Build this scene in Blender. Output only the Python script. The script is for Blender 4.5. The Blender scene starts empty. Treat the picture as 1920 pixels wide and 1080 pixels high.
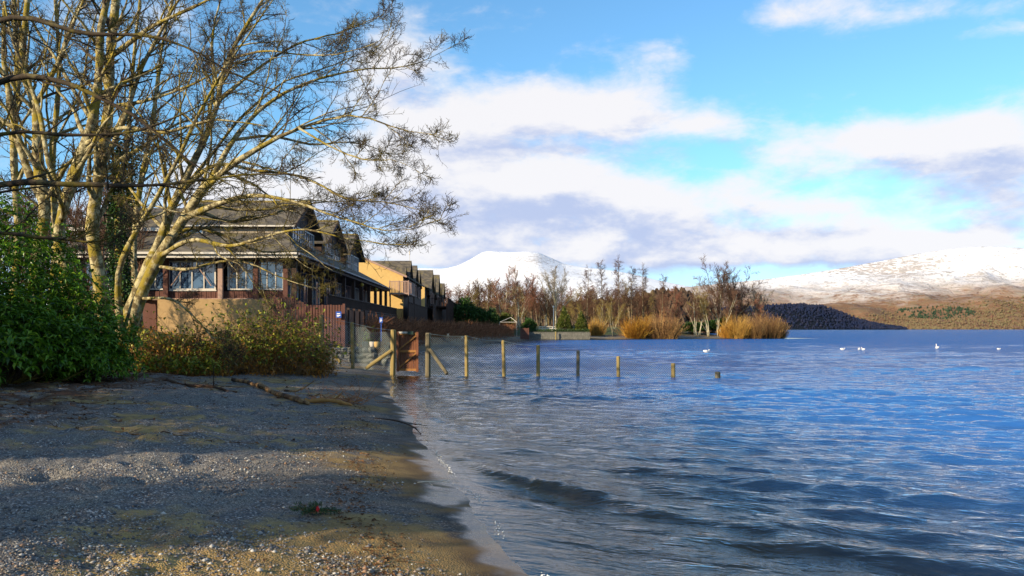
import bpy, math, random
import numpy as np

# ------------------------------------------------------------------ camera, sky, sun, exposure
sc = bpy.context.scene
FPX = 1600.0            # focal length in photograph pixels (1920 wide)
CX, HY = 960.0, 617.0   # principal column and horizon row
CAMZ = 1.8
cam_d = bpy.data.cameras.new('camera'); cam = bpy.data.objects.new('camera', cam_d)
sc.collection.objects.link(cam); sc.camera = cam
cam.location = (0, 0, CAMZ); cam.rotation_euler = (math.radians(90), 0, 0)
cam_d.sensor_width = 36.0; cam_d.lens = 30.0
cam_d.shift_y = (HY - 540.0) / 1920.0
cam_d.clip_start = 0.1; cam_d.clip_end = 60000.0

SUN_EL = math.radians(20.0)
SUN_TO = np.array([-0.77, -0.64])           # horizontal direction towards the sun
SUN_TO = SUN_TO / np.linalg.norm(SUN_TO)
SDIR = np.array([SUN_TO[0] * math.cos(SUN_EL), SUN_TO[1] * math.cos(SUN_EL), math.sin(SUN_EL)])
sun_d = bpy.data.lights.new('sun', 'SUN'); sun = bpy.data.objects.new('sun', sun_d)
sc.collection.objects.link(sun)
sun_d.energy = 5.0; sun_d.angle = math.radians(0.5); sun_d.color = (1.0, 0.83, 0.58)
from mathutils import Vector
sun.rotation_euler = Vector((SDIR[0], SDIR[1], SDIR[2])).to_track_quat('Z', 'Y').to_euler()

sc.view_settings.view_transform = 'Standard'; sc.view_settings.look = 'None'
sc.view_settings.exposure = 0.74; sc.view_settings.gamma = 1.0
sc.view_settings.use_curve_mapping = False
sc.cycles.use_denoising = True
sc.cycles.max_bounces = 8; sc.cycles.transparent_max_bounces = 16
sc.cycles.diffuse_bounces = 2; sc.cycles.glossy_bounces = 3
sc.cycles.caustics_reflective = False; sc.cycles.caustics_refractive = False


class NT:
    """small helper for node trees"""
    def __init__(s, tree): s.t = tree
    def n(s, typ, **kw):
        nd = s.t.nodes.new(typ)
        for k, v in kw.items(): setattr(nd, k, v)
        return nd
    def put(s, sock, v):
        if v is None: return
        if hasattr(v, 'is_linked') or isinstance(v, bpy.types.NodeSocket): s.t.links.new(v, sock)
        else: sock.default_value = v
    def m(s, op, a, b=None, c=None, clamp=False):
        nd = s.n('ShaderNodeMath', operation=op, use_clamp=clamp)
        s.put(nd.inputs[0], a); s.put(nd.inputs[1], b); s.put(nd.inputs[2], c)
        return nd.outputs[0]
    def vm(s, op, a, b=None):
        nd = s.n('ShaderNodeVectorMath', operation=op)
        s.put(nd.inputs[0], a); s.put(nd.inputs[1], b)
        return nd.outputs[0]
    def noise(s, vec, scale, detail=4, rough=0.5, dist=0.0, lac=2.0):
        nd = s.n('ShaderNodeTexNoise')
        s.put(nd.inputs['Vector'], vec); nd.inputs['Scale'].default_value = scale
        nd.inputs['Detail'].default_value = detail; nd.inputs['Roughness'].default_value = rough
        nd.inputs['Distortion'].default_value = dist; nd.inputs['Lacunarity'].default_value = lac
        return nd.outputs['Fac']
    def ramp(s, fac, stops, interp='LINEAR'):
        nd = s.n('ShaderNodeValToRGB'); nd.color_ramp.interpolation = interp
        el = nd.color_ramp.elements
        while len(el) < len(stops): el.new(0.5)
        for e, (p, c) in zip(el, stops):
            e.position = p
            e.color = (c, c, c, 1) if not hasattr(c, '__len__') else (c[0], c[1], c[2], 1)
        s.put(nd.inputs[0], fac)
        return nd.outputs[0]
    def mix(s, fac, a, b, typ='MIX'):
        nd = s.n('ShaderNodeMix', data_type='RGBA', blend_type=typ)
        s.put(nd.inputs[0], fac); 
        s.put(nd.inputs[6], a if not isinstance(a, tuple) else (a + (1,) if len(a) == 3 else a))
        s.put(nd.inputs[7], b if not isinstance(b, tuple) else (b + (1,) if len(b) == 3 else b))
        return nd.outputs[2]
    def smooth(s, x, a, b, lo=0.0, hi=1.0):
        nd = s.n('ShaderNodeMapRange', interpolation_type='SMOOTHSTEP')
        s.put(nd.inputs[0], x); nd.inputs[1].default_value = a; nd.inputs[2].default_value = b
        nd.inputs[3].default_value = lo; nd.inputs[4].default_value = hi
        return nd.outputs[0]


# ---- world: Nishita sky with procedural cumulus
world = bpy.data.worlds.new('World'); sc.world = world; world.use_nodes = True
world.cycles.sampling_method = 'MANUAL'; world.cycles.sample_map_resolution = 256
wt = world.node_tree; wt.nodes.clear(); W = NT(wt)
SKY_STRENGTH = 0.096
sky = W.n('ShaderNodeTexSky', sky_type='NISHITA', sun_disc=False)
sky.sun_elevation = SUN_EL
sky.sun_rotation = math.atan2(SUN_TO[0], SUN_TO[1])
sky.altitude = 20; sky.air_density = 1.0; sky.dust_density = 0.3; sky.ozone_density = 2.0


def px_dir(px, py):
    az = math.atan((px - CX) / FPX); el = math.atan((HY - py) / FPX * math.cos(az))
    return az, el


# cloud banks: (px, py, rx, ry, weight) in the photograph's rows and columns, turned into azimuth/elevation
BANKS = [(905, 225, 110, 48, .62), (1040, 195, 130, 52, .66), (1180, 215, 120, 50, .6), (1310, 228, 75, 22, .5), (1225, 125, 55, 36, .34), (1115, 90, 70, 22, .26), (1250, 90, 60, 20, .16),
         (800, 262, 90, 50, .46), (900, 300, 110, 40, .42), (840, 372, 110, 50, .62), (960, 385, 150, 52, .62), (1120, 372, 150, 44, .66), (1290, 385, 150, 42, .62), (1060, 330, 70, 40, .38), (1390, 350, 60, 30, .4),
         (1000, 432, 280, 16, .42), (1560, 270, 130, 36, .52), (1700, 262, 130, 44, .52), (1860, 240, 130, 58, .60), (1760, 320, 170, 36, .46), (1450, 290, 70, 26, .34), (1885, 372, 90, 44, .66),
         (1560, 385, 150, 16, .36), (1720, 410, 150, 14, .32), (1420, 460, 130, 24, .56), (1600, 468, 170, 26, .60), (1740, 455, 90, 18, .5), (1260, 478, 180, 18, .46), (1050, 470, 150, 14, .32), (840, 478, 150, 20, .40),
         (755, 110, 72, 50, .66), (690, 160, 70, 60, .5), (660, 330, 110, 46, .56), (560, 380, 180, 40, .5), (420, 330, 120, 60, .44), (330, 40, 60, 40, .4), (200, 420, 200, 60, .45), (540, 80, 50, 40, .3),
         (1860, 62, 100, 15, .42), (1480, 28, 150, 20, .26), (1690, 30, 150, 20, .30), (1830, 20, 90, 14, .26)]

dg = bpy.data.node_groups.new('cloud_density', 'ShaderNodeTree')
dg.interface.new_socket('Vector', in_out='INPUT', socket_type='NodeSocketVector')
dg.interface.new_socket('Density', in_out='OUTPUT', socket_type='NodeSocketFloat')
G = NT(dg)
gi = G.n('NodeGroupInput'); go = G.n('NodeGroupOutput')
sep = G.n('ShaderNodeSeparateXYZ'); G.put(sep.inputs[0], gi.outputs[0])
az = G.m('ARCTAN2', sep.outputs[0], sep.outputs[1])
el = G.m('ARCSINE', sep.outputs[2])
acc = None
for (px, py, rx, ry, w) in BANKS:
    a0, e0 = px_dir(px, py)
    c = math.cos(a0)
    sx = rx / FPX * c * c; sy = ry / FPX * c
    da = G.m('DIVIDE', G.m('SUBTRACT', az, a0), sx)
    de = G.m('DIVIDE', G.m('SUBTRACT', el, e0), sy)
    # flat underside: squash below the centre
    r2 = G.m('ADD', G.m('MULTIPLY', da, da), G.m('MULTIPLY', de, de))
    f = G.m('MULTIPLY', G.m('POWER', 2.718, G.m('MULTIPLY', r2, -0.75)), w)
    acc = f if acc is None else G.m('ADD', acc, f)
# away from the picture the same broken cumulus goes on, from low-frequency noise
mp = G.vm('MULTIPLY', gi.outputs[0], (1.0, 1.0, 3.0))
big = G.noise(mp, 2.3, 3, 0.5)
out_f = G.smooth(G.m('ABSOLUTE', az), 0.55, 0.85)
outside = G.m('MULTIPLY', G.m('MULTIPLY', G.smooth(big, 0.47, 0.62), 0.55), out_f)
up_f = G.m('MULTIPLY', G.smooth(el, 0.42, 0.6), G.m('SUBTRACT', 1.0, out_f))
outside = G.m('ADD', outside, G.m('MULTIPLY', G.m('MULTIPLY', G.smooth(big, 0.56, 0.70), 0.3), up_f))
eb = G.m('DIVIDE', G.m('SUBTRACT', el, 0.078), 0.042)
band = G.m('MULTIPLY', G.m('POWER', 2.718, G.m('MULTIPLY', G.m('MULTIPLY', eb, eb), -1.0)), 0.42)
acc = G.m('ADD', G.m('MINIMUM', G.m('ADD', acc, band), 0.92), outside)
mp2 = G.vm('MULTIPLY', gi.outputs[0], (1.0, 1.0, 2.2))
f1 = G.noise(mp2, 6.0, 10, 0.60, 0.15)
f2 = G.noise(mp2, 19.0, 8, 0.62, 0.3)
fb = G.m('ADD', G.m('MULTIPLY', G.m('SUBTRACT', f1, 0.5), 1.7), G.m('MULTIPLY', G.m('SUBTRACT', f2, 0.5), 0.75))
dens = G.m('ADD', acc, fb)
G.put(go.inputs[0], dens)

tc = W.n('ShaderNodeTexCoord')
dirv = W.vm('NORMALIZE', tc.outputs['Generated'])
def dgroup(v):
    nd = W.n('ShaderNodeGroup'); nd.node_tree = dg; W.put(nd.inputs[0], v); return nd.outputs[0]
d0 = dgroup(dirv)
lit_off = W.vm('NORMALIZE', W.vm('ADD', dirv, (-0.016, 0.0, 0.030)))
d1 = dgroup(lit_off)
alpha = W.m('MULTIPLY', W.smooth(d0, 0.07, 0.74), 0.96)
sepw = W.n('ShaderNodeSeparateXYZ'); W.put(sepw.inputs[0], dirv)
# self-shadow: much cloud between here and the light -> grey-lavender underside
m1 = W.noise(W.vm('MULTIPLY', dirv, (1.0, 1.0, 2.6)), 8.0, 7, 0.58, 0.2)
low = W.smooth(sepw.outputs[2], 0.20, 0.05)
sv = W.m('ADD', W.m('ADD', W.m('MULTIPLY', W.m('SUBTRACT', d1, d0), 0.9), W.m('MULTIPLY', d1, 0.42)), W.m('ADD', W.m('MULTIPLY', W.m('SUBTRACT', m1, 0.5), 1.7), W.m('MULTIPLY', low, 0.26)))
shade = W.smooth(sv, 0.12, 0.95)
cl_lit = (0.97, 0.95, 0.97); cl_sh = (0.53, 0.61, 0.86)
ccol = W.mix(shade, cl_lit, cl_sh)
# Nishita tinted to the strong blue of the photograph
tint = W.mix(W.smooth(sepw.outputs[2], 0.0, 0.22), (0.70, 0.95, 1.5, 1), (0.82, 1.24, 1.42, 1))
skyc = W.mix(1.0, sky.outputs[0], tint, 'MULTIPLY')
skyc = W.vm('SCALE', skyc); skyc.node.inputs['Scale'].default_value = SKY_STRENGTH
cc = W.vm('SCALE', ccol); cc.node.inputs['Scale'].default_value = 0.590
full = W.mix(alpha, skyc, cc)
bg = W.n('ShaderNodeBackground'); W.put(bg.inputs[0], full); bg.inputs[1].default_value = 1.0
wo = W.n('ShaderNodeOutputWorld'); wt.links.new(bg.outputs[0], wo.inputs[0])

# ------------------------------------------------------------------ helpers: meshes, objects, noise
RNG = np.random.default_rng(7)
COL = sc.collection


def at(px, py, Y):
    """photograph pixel at depth Y -> world point"""
    return np.array([(px - CX) / FPX * Y, Y, CAMZ + (HY - py) / FPX * Y])


class MB:
    """collects vertices and faces (quads / tris / n-gons) for one mesh"""
    def __init__(s): s.V = []; s.F = []; s.n = 0; s.A = []
    def add(s, V, F, attr=None):
        V = np.asarray(V, float).reshape(-1, 3)
        if isinstance(F, np.ndarray): F = [F]
        else: F = [np.asarray(F, int)] if len(set(len(f) for f in F)) == 1 else [np.asarray([f], int) for f in F]
        for f in F: s.F.append(f + s.n)
        s.V.append(V); s.n += len(V)
        s.A.append(np.full(len(V), 0.0) if attr is None else np.broadcast_to(np.asarray(attr, float), (len(V),)))
        return s
    def box(s, x0, x1, y0, y1, z0, z1):
        V = [(x0, y0, z0), (x1, y0, z0), (x1, y1, z0), (x0, y1, z0), (x0, y0, z1), (x1, y0, z1), (x1, y1, z1), (x0, y1, z1)]
        return s.add(V, BOXF)
    def prism(s, pts, d):
        """planar loop of 3-D points swept by vector d"""
        P = np.asarray(pts, float); n = len(P); d = np.asarray(d, float)
        F = [list(range(n))[::-1], list(range(n, 2 * n))] + [[i, (i + 1) % n, n + (i + 1) % n, n + i] for i in range(n)]
        return s.add(np.vstack([P, P + d]), F)
    def bar(s, a, b, w, h=None, up=(0, 0, 1)):
        a = np.asarray(a, float); b = np.asarray(b, float); h = h or w
        d = b - a; d = d / np.linalg.norm(d); up = np.asarray(up, float)
        if abs(d @ up) > 0.98: up = np.array([0, 1.0, 0])
        u = np.cross(d, up); u /= np.linalg.norm(u); v = np.cross(u, d)
        c = [(-w / 2, -h / 2), (w / 2, -h / 2), (w / 2, h / 2), (-w / 2, h / 2)]
        V = [a + u * p + v * q for p, q in c] + [b + u * p + v * q for p, q in c]
        return s.add(V, BOXF)
    def tubes(s, P, R, k=5, cap=True, attr=None):
        P = np.asarray(P, float); R = np.asarray(R, float)
        if P.ndim == 2: P = P[None]; R = R[None]
        M, n, _ = P.shape
        T = np.gradient(P, axis=1); T /= np.linalg.norm(T, axis=2, keepdims=True) + 1e-9
        ref = np.tile(np.array([0.31, 0.17, 0.93]), (M, n, 1))
        bad = np.abs((T * ref).sum(2)) > 0.9
        ref[bad] = (0.95, 0.3, 0.05)
        # one reference per tube, so that rings do not flip
        ref[:] = ref[:, :1]
        U = np.cross(T, ref); U /= np.linalg.norm(U, axis=2, keepdims=True) + 1e-9
        Vv = np.cross(T, U)
        a = np.arange(k) / k * 2 * math.pi
        ring = P[:, :, None] + R[:, :, None, None] * (np.cos(a)[None, None, :, None] * U[:, :, None] + np.sin(a)[None, None, :, None] * Vv[:, :, None])
        V = ring.reshape(-1, 3)
        m_, i_, j_ = np.meshgrid(np.arange(M), np.arange(n - 1), np.arange(k), indexing='ij')
        b = m_ * n * k + i_ * k
        F = np.stack([b + j_, b + (j_ + 1) % k, b + k + (j_ + 1) % k, b + k + j_], -1).reshape(-1, 4)
        Fl = [F]
        if cap:
            e = (np.arange(M) * n * k)[:, None] + (n - 1) * k + np.arange(k)[None]
            Fl.append(e)
            Fl.append((np.arange(M) * n * k)[:, None] + np.arange(k)[None, ::-1])
        for f in Fl: s.F.append(f + s.n)
        s.V.append(V); s.n += len(V)
        s.A.append(np.zeros(len(V)) if attr is None else np.broadcast_to(np.asarray(attr, float).reshape(-1, 1), (M, n * k)).reshape(-1))
        return s
    def mesh(s, name, smooth=False, attrs=None):
        me = bpy.data.meshes.new(name)
        V = np.concatenate(s.V).astype(np.float32)
        me.vertices.add(len(V)); me.vertices.foreach_set('co', V.ravel())
        idx = np.concatenate([f.ravel() for f in s.F]).astype(np.int32)
        tot = np.concatenate([np.full(len(f), f.shape[1]) for f in s.F]).astype(np.int32)
        st = np.concatenate([[0], np.cumsum(tot)[:-1]]).astype(np.int32)
        me.loops.add(len(idx)); me.loops.foreach_set('vertex_index', idx)
        me.polygons.add(len(tot)); me.polygons.foreach_set('loop_start', st); me.polygons.foreach_set('loop_total', tot)
        me.polygons.foreach_set('use_smooth', np.full(len(tot), smooth))
        A = np.concatenate(s.A)
        if attrs is None and A.any(): attrs = {'vary': A}
        for k, a in (attrs or {}).items():
            at_ = me.attributes.new(k, 'FLOAT', 'POINT'); at_.data.foreach_set('value', np.asarray(a, np.float32))
        me.update(calc_edges=True)
        return me
    def build(s, name, mat, parent=None, smooth=False, attrs=None):
        me = s.mesh(name, smooth, attrs)
        return link(name, me, mat, parent)


BOXF = np.array([[0, 3, 2, 1], [4, 5, 6, 7], [0, 1, 5, 4], [1, 2, 6, 5], [2, 3, 7, 6], [3, 0, 4, 7]])


def link(name, me, mat=None, parent=None):
    if mat is not None and not me.materials: me.materials.append(mat)
    o = bpy.data.objects.new(name, me); COL.objects.link(o)
    if parent is not None: o.parent = parent
    return o


def empty(name, label, cat, loc=(0, 0, 0), rz=0.0, group=None):
    o = bpy.data.objects.new(name, None); COL.objects.link(o)
    o.location = tuple(float(v) for v in loc); o.rotation_euler = (0, 0, rz); o.empty_display_size = 0.2
    return tag(o, label, cat, group)


def tag(o, label, cat, group=None):
    o['label'] = label; o['category'] = cat
    if group: o['group'] = group
    return o


def kind(o, k):
    o['kind'] = k
    return o


def copy_tree(o, label, loc, rz=0.0, scale=1.0, group=None):
    c = o.copy(); COL.objects.link(c)
    c.location = tuple(float(v) for v in loc); c.rotation_euler = (0, 0, rz)
    c.scale = (scale,) * 3 if not hasattr(scale, '__len__') else scale
    c['label'] = label
    if group: c['group'] = group
    for ch in o.children:
        d = ch.copy(); COL.objects.link(d); d.parent = c
        for g in ch.children:
            e = g.copy(); COL.objects.link(e); e.parent = d
    return c


def _hash(ix, iy, seed):
    h = (ix.astype(np.int64) * 374761393 + iy.astype(np.int64) * 668265263 + seed * 2147483647) & 0xFFFFFFFF
    h = ((h ^ (h >> 13)) * 1274126177) & 0xFFFFFFFF
    h = h ^ (h >> 16)
    return (h & 0xFFFFFF) / float(0xFFFFFF)


def vnoise(x, y, seed=0):
    ix = np.floor(x); iy = np.floor(y); fx = x - ix; fy = y - iy
    fx = fx * fx * fx * (fx * (fx * 6 - 15) + 10); fy = fy * fy * fy * (fy * (fy * 6 - 15) + 10)
    a = _hash(ix, iy, seed); b = _hash(ix + 1, iy, seed); c = _hash(ix, iy + 1, seed); d = _hash(ix + 1, iy + 1, seed)
    return (a + (b - a) * fx) * (1 - fy) + (c + (d - c) * fx) * fy - 0.5


def fbm(x, y, octs=4, seed=0, gain=0.5):
    s = 0; a = 1.0
    for o in range(octs):
        s = s + a * vnoise(x * 2 ** o + 17.3 * o, y * 2 ** o - 9.1 * o, seed + o); a *= gain
    return s


def sstep(x, a, b):
    t = np.clip((x - a) / (b - a), 0, 1); return t * t * (3 - 2 * t)


def material(name):
    m = bpy.data.materials.new(name); m.use_nodes = True
    t = m.node_tree; t.nodes.clear(); N = NT(t)
    out = N.n('ShaderNodeOutputMaterial'); bs = N.n('ShaderNodeBsdfPrincipled')
    t.links.new(bs.outputs[0], out.inputs[0])
    return m, N, bs, out


def plain(name, col, rough=0.8, var=0.25, scale=6.0, bump=0.0, bscale=40.0, spec=0.3, streak=None, metal=0.0):
    """procedural paint / wood / stone: two-scale colour variation and a little relief"""
    m, N, bs, out = material(name)
    tc = N.n('ShaderNodeTexCoord'); v = tc.outputs['Object']
    if streak: v = N.vm('MULTIPLY', v, streak)
    n1 = N.noise(v, scale, 5, 0.6); n2 = N.noise(v, scale * 0.17, 3, 0.5)
    f = N.m('ADD', N.m('MULTIPLY', n1, 0.6), N.m('MULTIPLY', n2, 0.4))
    c = N.ramp(f, [(0.25, tuple(x * (1 - var) for x in col)), (0.5, col), (0.75, tuple(min(1, x * (1 + var)) for x in col))])
    N.put(bs.inputs['Base Color'], c); bs.inputs['Roughness'].default_value = rough
    bs.inputs['Specular IOR Level'].default_value = spec; bs.inputs['Metallic'].default_value = metal
    if bump:
        b = N.n('ShaderNodeBump'); b.inputs['Strength'].default_value = bump; b.inputs['Distance'].default_value = 0.02
        N.put(b.inputs['Height'], N.noise(v, bscale, 4, 0.6)); N.put(bs.inputs['Normal'], b.outputs[0])
    return m


# ------------------------------------------------------------------ the shore
SHORE = np.array([(6, -60), (2.6, -14), (1.35, -3), (0.85, 2), (0.55, 4), (0.22, 6.2), (-0.42, 8.7), (-1.2, 12.4), (-2.1, 17.7), (-3.3, 24), (-4.45, 32),
                  (-5.4, 38), (-6.5, 48), (-6.9, 62), (-5.9, 86), (-1.2, 122), (1.6, 141), (3.5, 144.5), (13.5, 145.5), (15.5, 149),
                  (22, 154), (30, 157), (40, 160), (47, 162), (52.0, 167), (51, 175), (40, 195), (10, 260), (-40, 400), (-200, 700), (-900, 1100)], float)
LAND = np.vstack([SHORE, [(-1500, 1100), (-1500, -300), (6, -300)]])


def shore_sd(x, y):
    """signed distance to the waterline, positive on land"""
    x = np.asarray(x, float); y = np.asarray(y, float)
    sh = x.shape; x = x.ravel(); y = y.ravel()
    d2 = np.full(x.shape, 1e18)
    for (ax, ay), (bx, by) in zip(SHORE[:-1], SHORE[1:]):
        dx, dy = bx - ax, by - ay; L = dx * dx + dy * dy
        t = np.clip(((x - ax) * dx + (y - ay) * dy) / L, 0, 1)
        d2 = np.minimum(d2, (x - ax - t * dx) ** 2 + (y - ay - t * dy) ** 2)
    ins = np.zeros(x.shape, bool)
    n = len(LAND)
    for i in range(n):
        x1, y1 = LAND[i]; x2, y2 = LAND[(i + 1) % n]
        if y1 == y2: continue
        c = ((y1 > y) != (y2 > y)) & (x < (x2 - x1) * (y - y1) / (y2 - y1) + x1)
        ins ^= c
    d = np.sqrt(d2)
    d = np.where(ins, d, -d)
    # ragged waterline
    d = d + (0.17 * fbm(x * 0.55, y * 0.55, 4, 77)) * np.exp(-(d / 2.5) ** 2) * sstep(np.abs(y), 120, 60)
    return d.reshape(sh)


def ground_z(x, y, sd=None):
    if sd is None: sd = shore_sd(x, y)
    land = 0.78 * (1 - np.exp(-np.maximum(sd, 0) / 5.2)) + 1.5 * sstep(sd, 8.5, 19) + 0.012 * np.maximum(sd - 19, 0)
    land = land + 0.00 * x
    w = np.maximum(-sd, 0)
    bed = -(0.75 * (1 - np.exp(-w / 9.0)) + 0.03 * w + 0.0008 * w * w * (w < 200) + 32.0 * (w >= 200))
    return np.where(sd > 0, land, bed)


def gz(x, y):
    return float(ground_z(np.array([x]), np.array([y]))[0])


def polar(angs, rads):
    a, r = np.meshgrid(angs, rads)
    x = r * np.sin(a); y = r * np.cos(a)
    nr, na = a.shape
    i, j = np.meshgrid(np.arange(nr - 1), np.arange(na), indexing='ij')
    j2 = (j + 1) % na
    F = np.stack([i * na + j, i * na + j2, (i + 1) * na + j2, (i + 1) * na + j], -1)
    return x, y, F


def geo(a, b, n): return a * (b / a) ** (np.arange(n) / n)


# ground: one sheet, finer where the beach lies near
angs = np.radians(np.concatenate([np.linspace(-46, 12, 350, endpoint=False), np.linspace(12, 40, 80, endpoint=False), np.linspace(40, 314, 90, endpoint=False)]))
rads = np.concatenate([geo(0.4, 4.2, 16), geo(4.2, 24, 260), geo(24, 215, 104), geo(215, 1000, 20), [1000.]])
gx, gy, GF = polar(angs, rads)
gsd = shore_sd(gx, gy)
GZ = ground_z(gx, gy, gsd)
near = sstep(np.hypot(gx, gy), 60, 25)
mask = sstep(gsd, 0.25, 1.6) * near
lump = sstep(gsd, 1.2, 3.0) * near
foot = fbm(gx * 2.3, gy * 2.3, 3, 5)
GZ = GZ + mask * (0.05 * fbm(gx * 0.7, gy * 0.7, 3, 1) + 0.022 * fbm(gx * 6, gy * 6, 3, 3)) + lump * (0.075 * fbm(gx * 2.2 + 3, gy * 2.2, 3, 11) - 0.04 * sstep(foot, 0.10, 0.34) + 0.012 * fbm(gx * 17, gy * 17, 2, 9))
GZ = GZ + mask * 0.035 * np.maximum(0, np.sin(gsd * 2.2 + 2.2 * fbm(gx * .4, gy * .4, 2, 21)))      # low storm ridges along the shore
# far trees' ground and lake bed undulate
GZ = GZ + sstep(gsd, 20, 60) * 1.2 * fbm(gx * 0.03, gy * 0.03, 3, 8)
wetn = gsd + 0.55 * fbm(gx * 0.9, gy * 0.9, 4, 31)

m, N, bs, out = material('beach_ground')
geo_n = N.n('ShaderNodeNewGeometry'); pos = geo_n.outputs['Position']
an = N.n('ShaderNodeAttribute', attribute_name='shore_distance'); sdn = an.outputs['Fac']
big = N.noise(pos, 0.55, 4, 0.55); mid = N.noise(pos, 3.0, 5, 0.6); fine = N.noise(pos, 38.0, 3, 0.6)
vor = N.n('ShaderNodeTexVoronoi', feature='F1'); vor.inputs['Scale'].default_value = 62.0; N.put(vor.inputs['Vector'], pos)
peb = N.ramp(N.noise(vor.outputs['Position'], 90.0, 0, 0.5), [(0.30, (0.045, 0.048, 0.055)), (0.45, (0.13, 0.128, 0.128)), (0.58, (0.095, 0.07, 0.05)), (0.70, (0.38, 0.36, 0.33))])
vor2 = N.n('ShaderNodeTexVoronoi', feature='F1'); vor2.inputs['Scale'].default_value = 120.0; N.put(vor2.inputs['Vector'], pos)
grit = N.ramp(N.noise(vor2.outputs['Position'], 300.0, 0, 0.5), [(0.3, (0.055, 0.053, 0.052)), (0.5, (0.14, 0.125, 0.105)), (0.7, (0.34, 0.31, 0.26))])
sand = N.ramp(mid, [(0.3, (0.18, 0.105, 0.028)), (0.55, (0.37, 0.235, 0.06)), (0.75, (0.47, 0.33, 0.12))])
sand = N.mix(N.m('MULTIPLY', N.smooth(fine, 0.35, 0.7), 0.35), sand, (0.16, 0.11, 0.05, 1))
gravel = N.mix(N.smooth(mid, 0.42, 0.62), peb, grit)
sa_n = N.n('ShaderNodeAttribute', attribute_name='sandbank')
sandfac = N.smooth(N.m('ADD', N.m('ADD', N.m('MULTIPLY', big, 0.7), N.m('MULTIPLY', mid, 0.3)), N.m('MULTIPLY', sa_n.outputs['Fac'], 0.22)), 0.49, 0.60)
col = N.mix(N.m('MULTIPLY', sandfac, 0.80), gravel, sand)
# damp foreshore: dark and smooth
damp = N.smooth(sdn, 2.6, 0.9); wet = N.smooth(sdn, 0.70, 0.30)
col = N.mix(N.m('MULTIPLY', damp, 0.45), col, N.mix(1.0, col, (0.55, 0.44, 0.32, 1), 'MULTIPLY'))
col = N.mix(N.m('MULTIPLY', wet, 0.75), col, N.mix(1.0, col, (0.42, 0.36, 0.30, 1), 'MULTIPLY'))
# leaf litter by the bank, grass and soil further in
litter = N.m('MULTIPLY', N.smooth(sdn, 4.6, 6.6), N.smooth(N.noise(pos, 1.6, 5, 0.62), 0.40, 0.56))
litcol = N.ramp(N.noise(pos, 30.0, 3, 0.6), [(0.3, (0.028, 0.018, 0.012)), (0.55, (0.095, 0.042, 0.018)), (0.75, (0.16, 0.09, 0.04))])
col = N.mix(litter, col, litcol)
inland = N.smooth(sdn, 7.5, 10.0)
grass = N.ramp(N.noise(pos, 1.2, 5, 0.6), [(0.35, (0.05, 0.045, 0.018)), (0.6, (0.06, 0.085, 0.022)), (0.75, (0.10, 0.085, 0.03))])
col = N.mix(inland, col, grass)
# lake bed: golden brown silt
under = N.smooth(sdn, 0.0, -0.5)
bed = N.ramp(N.noise(pos, 1.5, 5, 0.6), [(0.3, (0.20, 0.125, 0.035)), (0.6, (0.44, 0.27, 0.07)), (0.8, (0.52, 0.36, 0.12))])
col = N.mix(N.m('MULTIPLY', under, 0.85), col, bed)
N.put(bs.inputs['Base Color'], col)
rough = N.m('SUBTRACT', 0.92, N.m('MULTIPLY', N.smooth(N.m('ADD', sdn, N.m('MULTIPLY', N.m('SUBTRACT', mid, 0.5), 0.6)), 0.34, 0.06), 0.66))
bs.inputs['Specular IOR Level'].default_value = 0.32
N.put(bs.inputs['Roughness'], rough)
b1 = N.n('ShaderNodeBump'); b1.inputs['Distance'].default_value = 0.02
dry = N.smooth(sdn, 0.2, 0.7, 0.12, 1.0)
N.put(b1.inputs['Strength'], N.m('MULTIPLY', dry, 0.6))
hgt = N.m('ADD', N.m('MULTIPLY', N.m('SUBTRACT', 1.0, vor.outputs['Distance']), 0.9), N.m('ADD', N.m('MULTIPLY', fine, 0.6), N.noise(pos, 9.0, 4, 0.6)))
N.put(b1.inputs['Height'], hgt); N.put(bs.inputs['Normal'], b1.outputs[0])
mb = MB(); mb.V = [np.stack([gx, gy, GZ], -1).reshape(-1, 3)]; mb.A = [np.zeros(gx.size)]
mb.F = [GF.reshape(-1, 4)]; mb.n = gx.size
# close the middle under the photographer
mb.F.append(np.arange(len(angs))[None, ::-1])
ground = kind(mb.build('ground', m, smooth=True, attrs={'shore_distance': wetn.ravel(), 'sandbank': (np.exp(-((gx + 1.0) / 1.1) ** 2 - ((gy - 6.0) / 1.1) ** 2) + .8 * np.exp(-((gx + 1.3) / .8) ** 2 - ((gy - 10.3) / 1.2) ** 2) - .5 * np.exp(-((gx + 3.4) / 1.5) ** 2 - ((gy - 8.5) / 2.2) ** 2)).ravel()}), 'structure')

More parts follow.
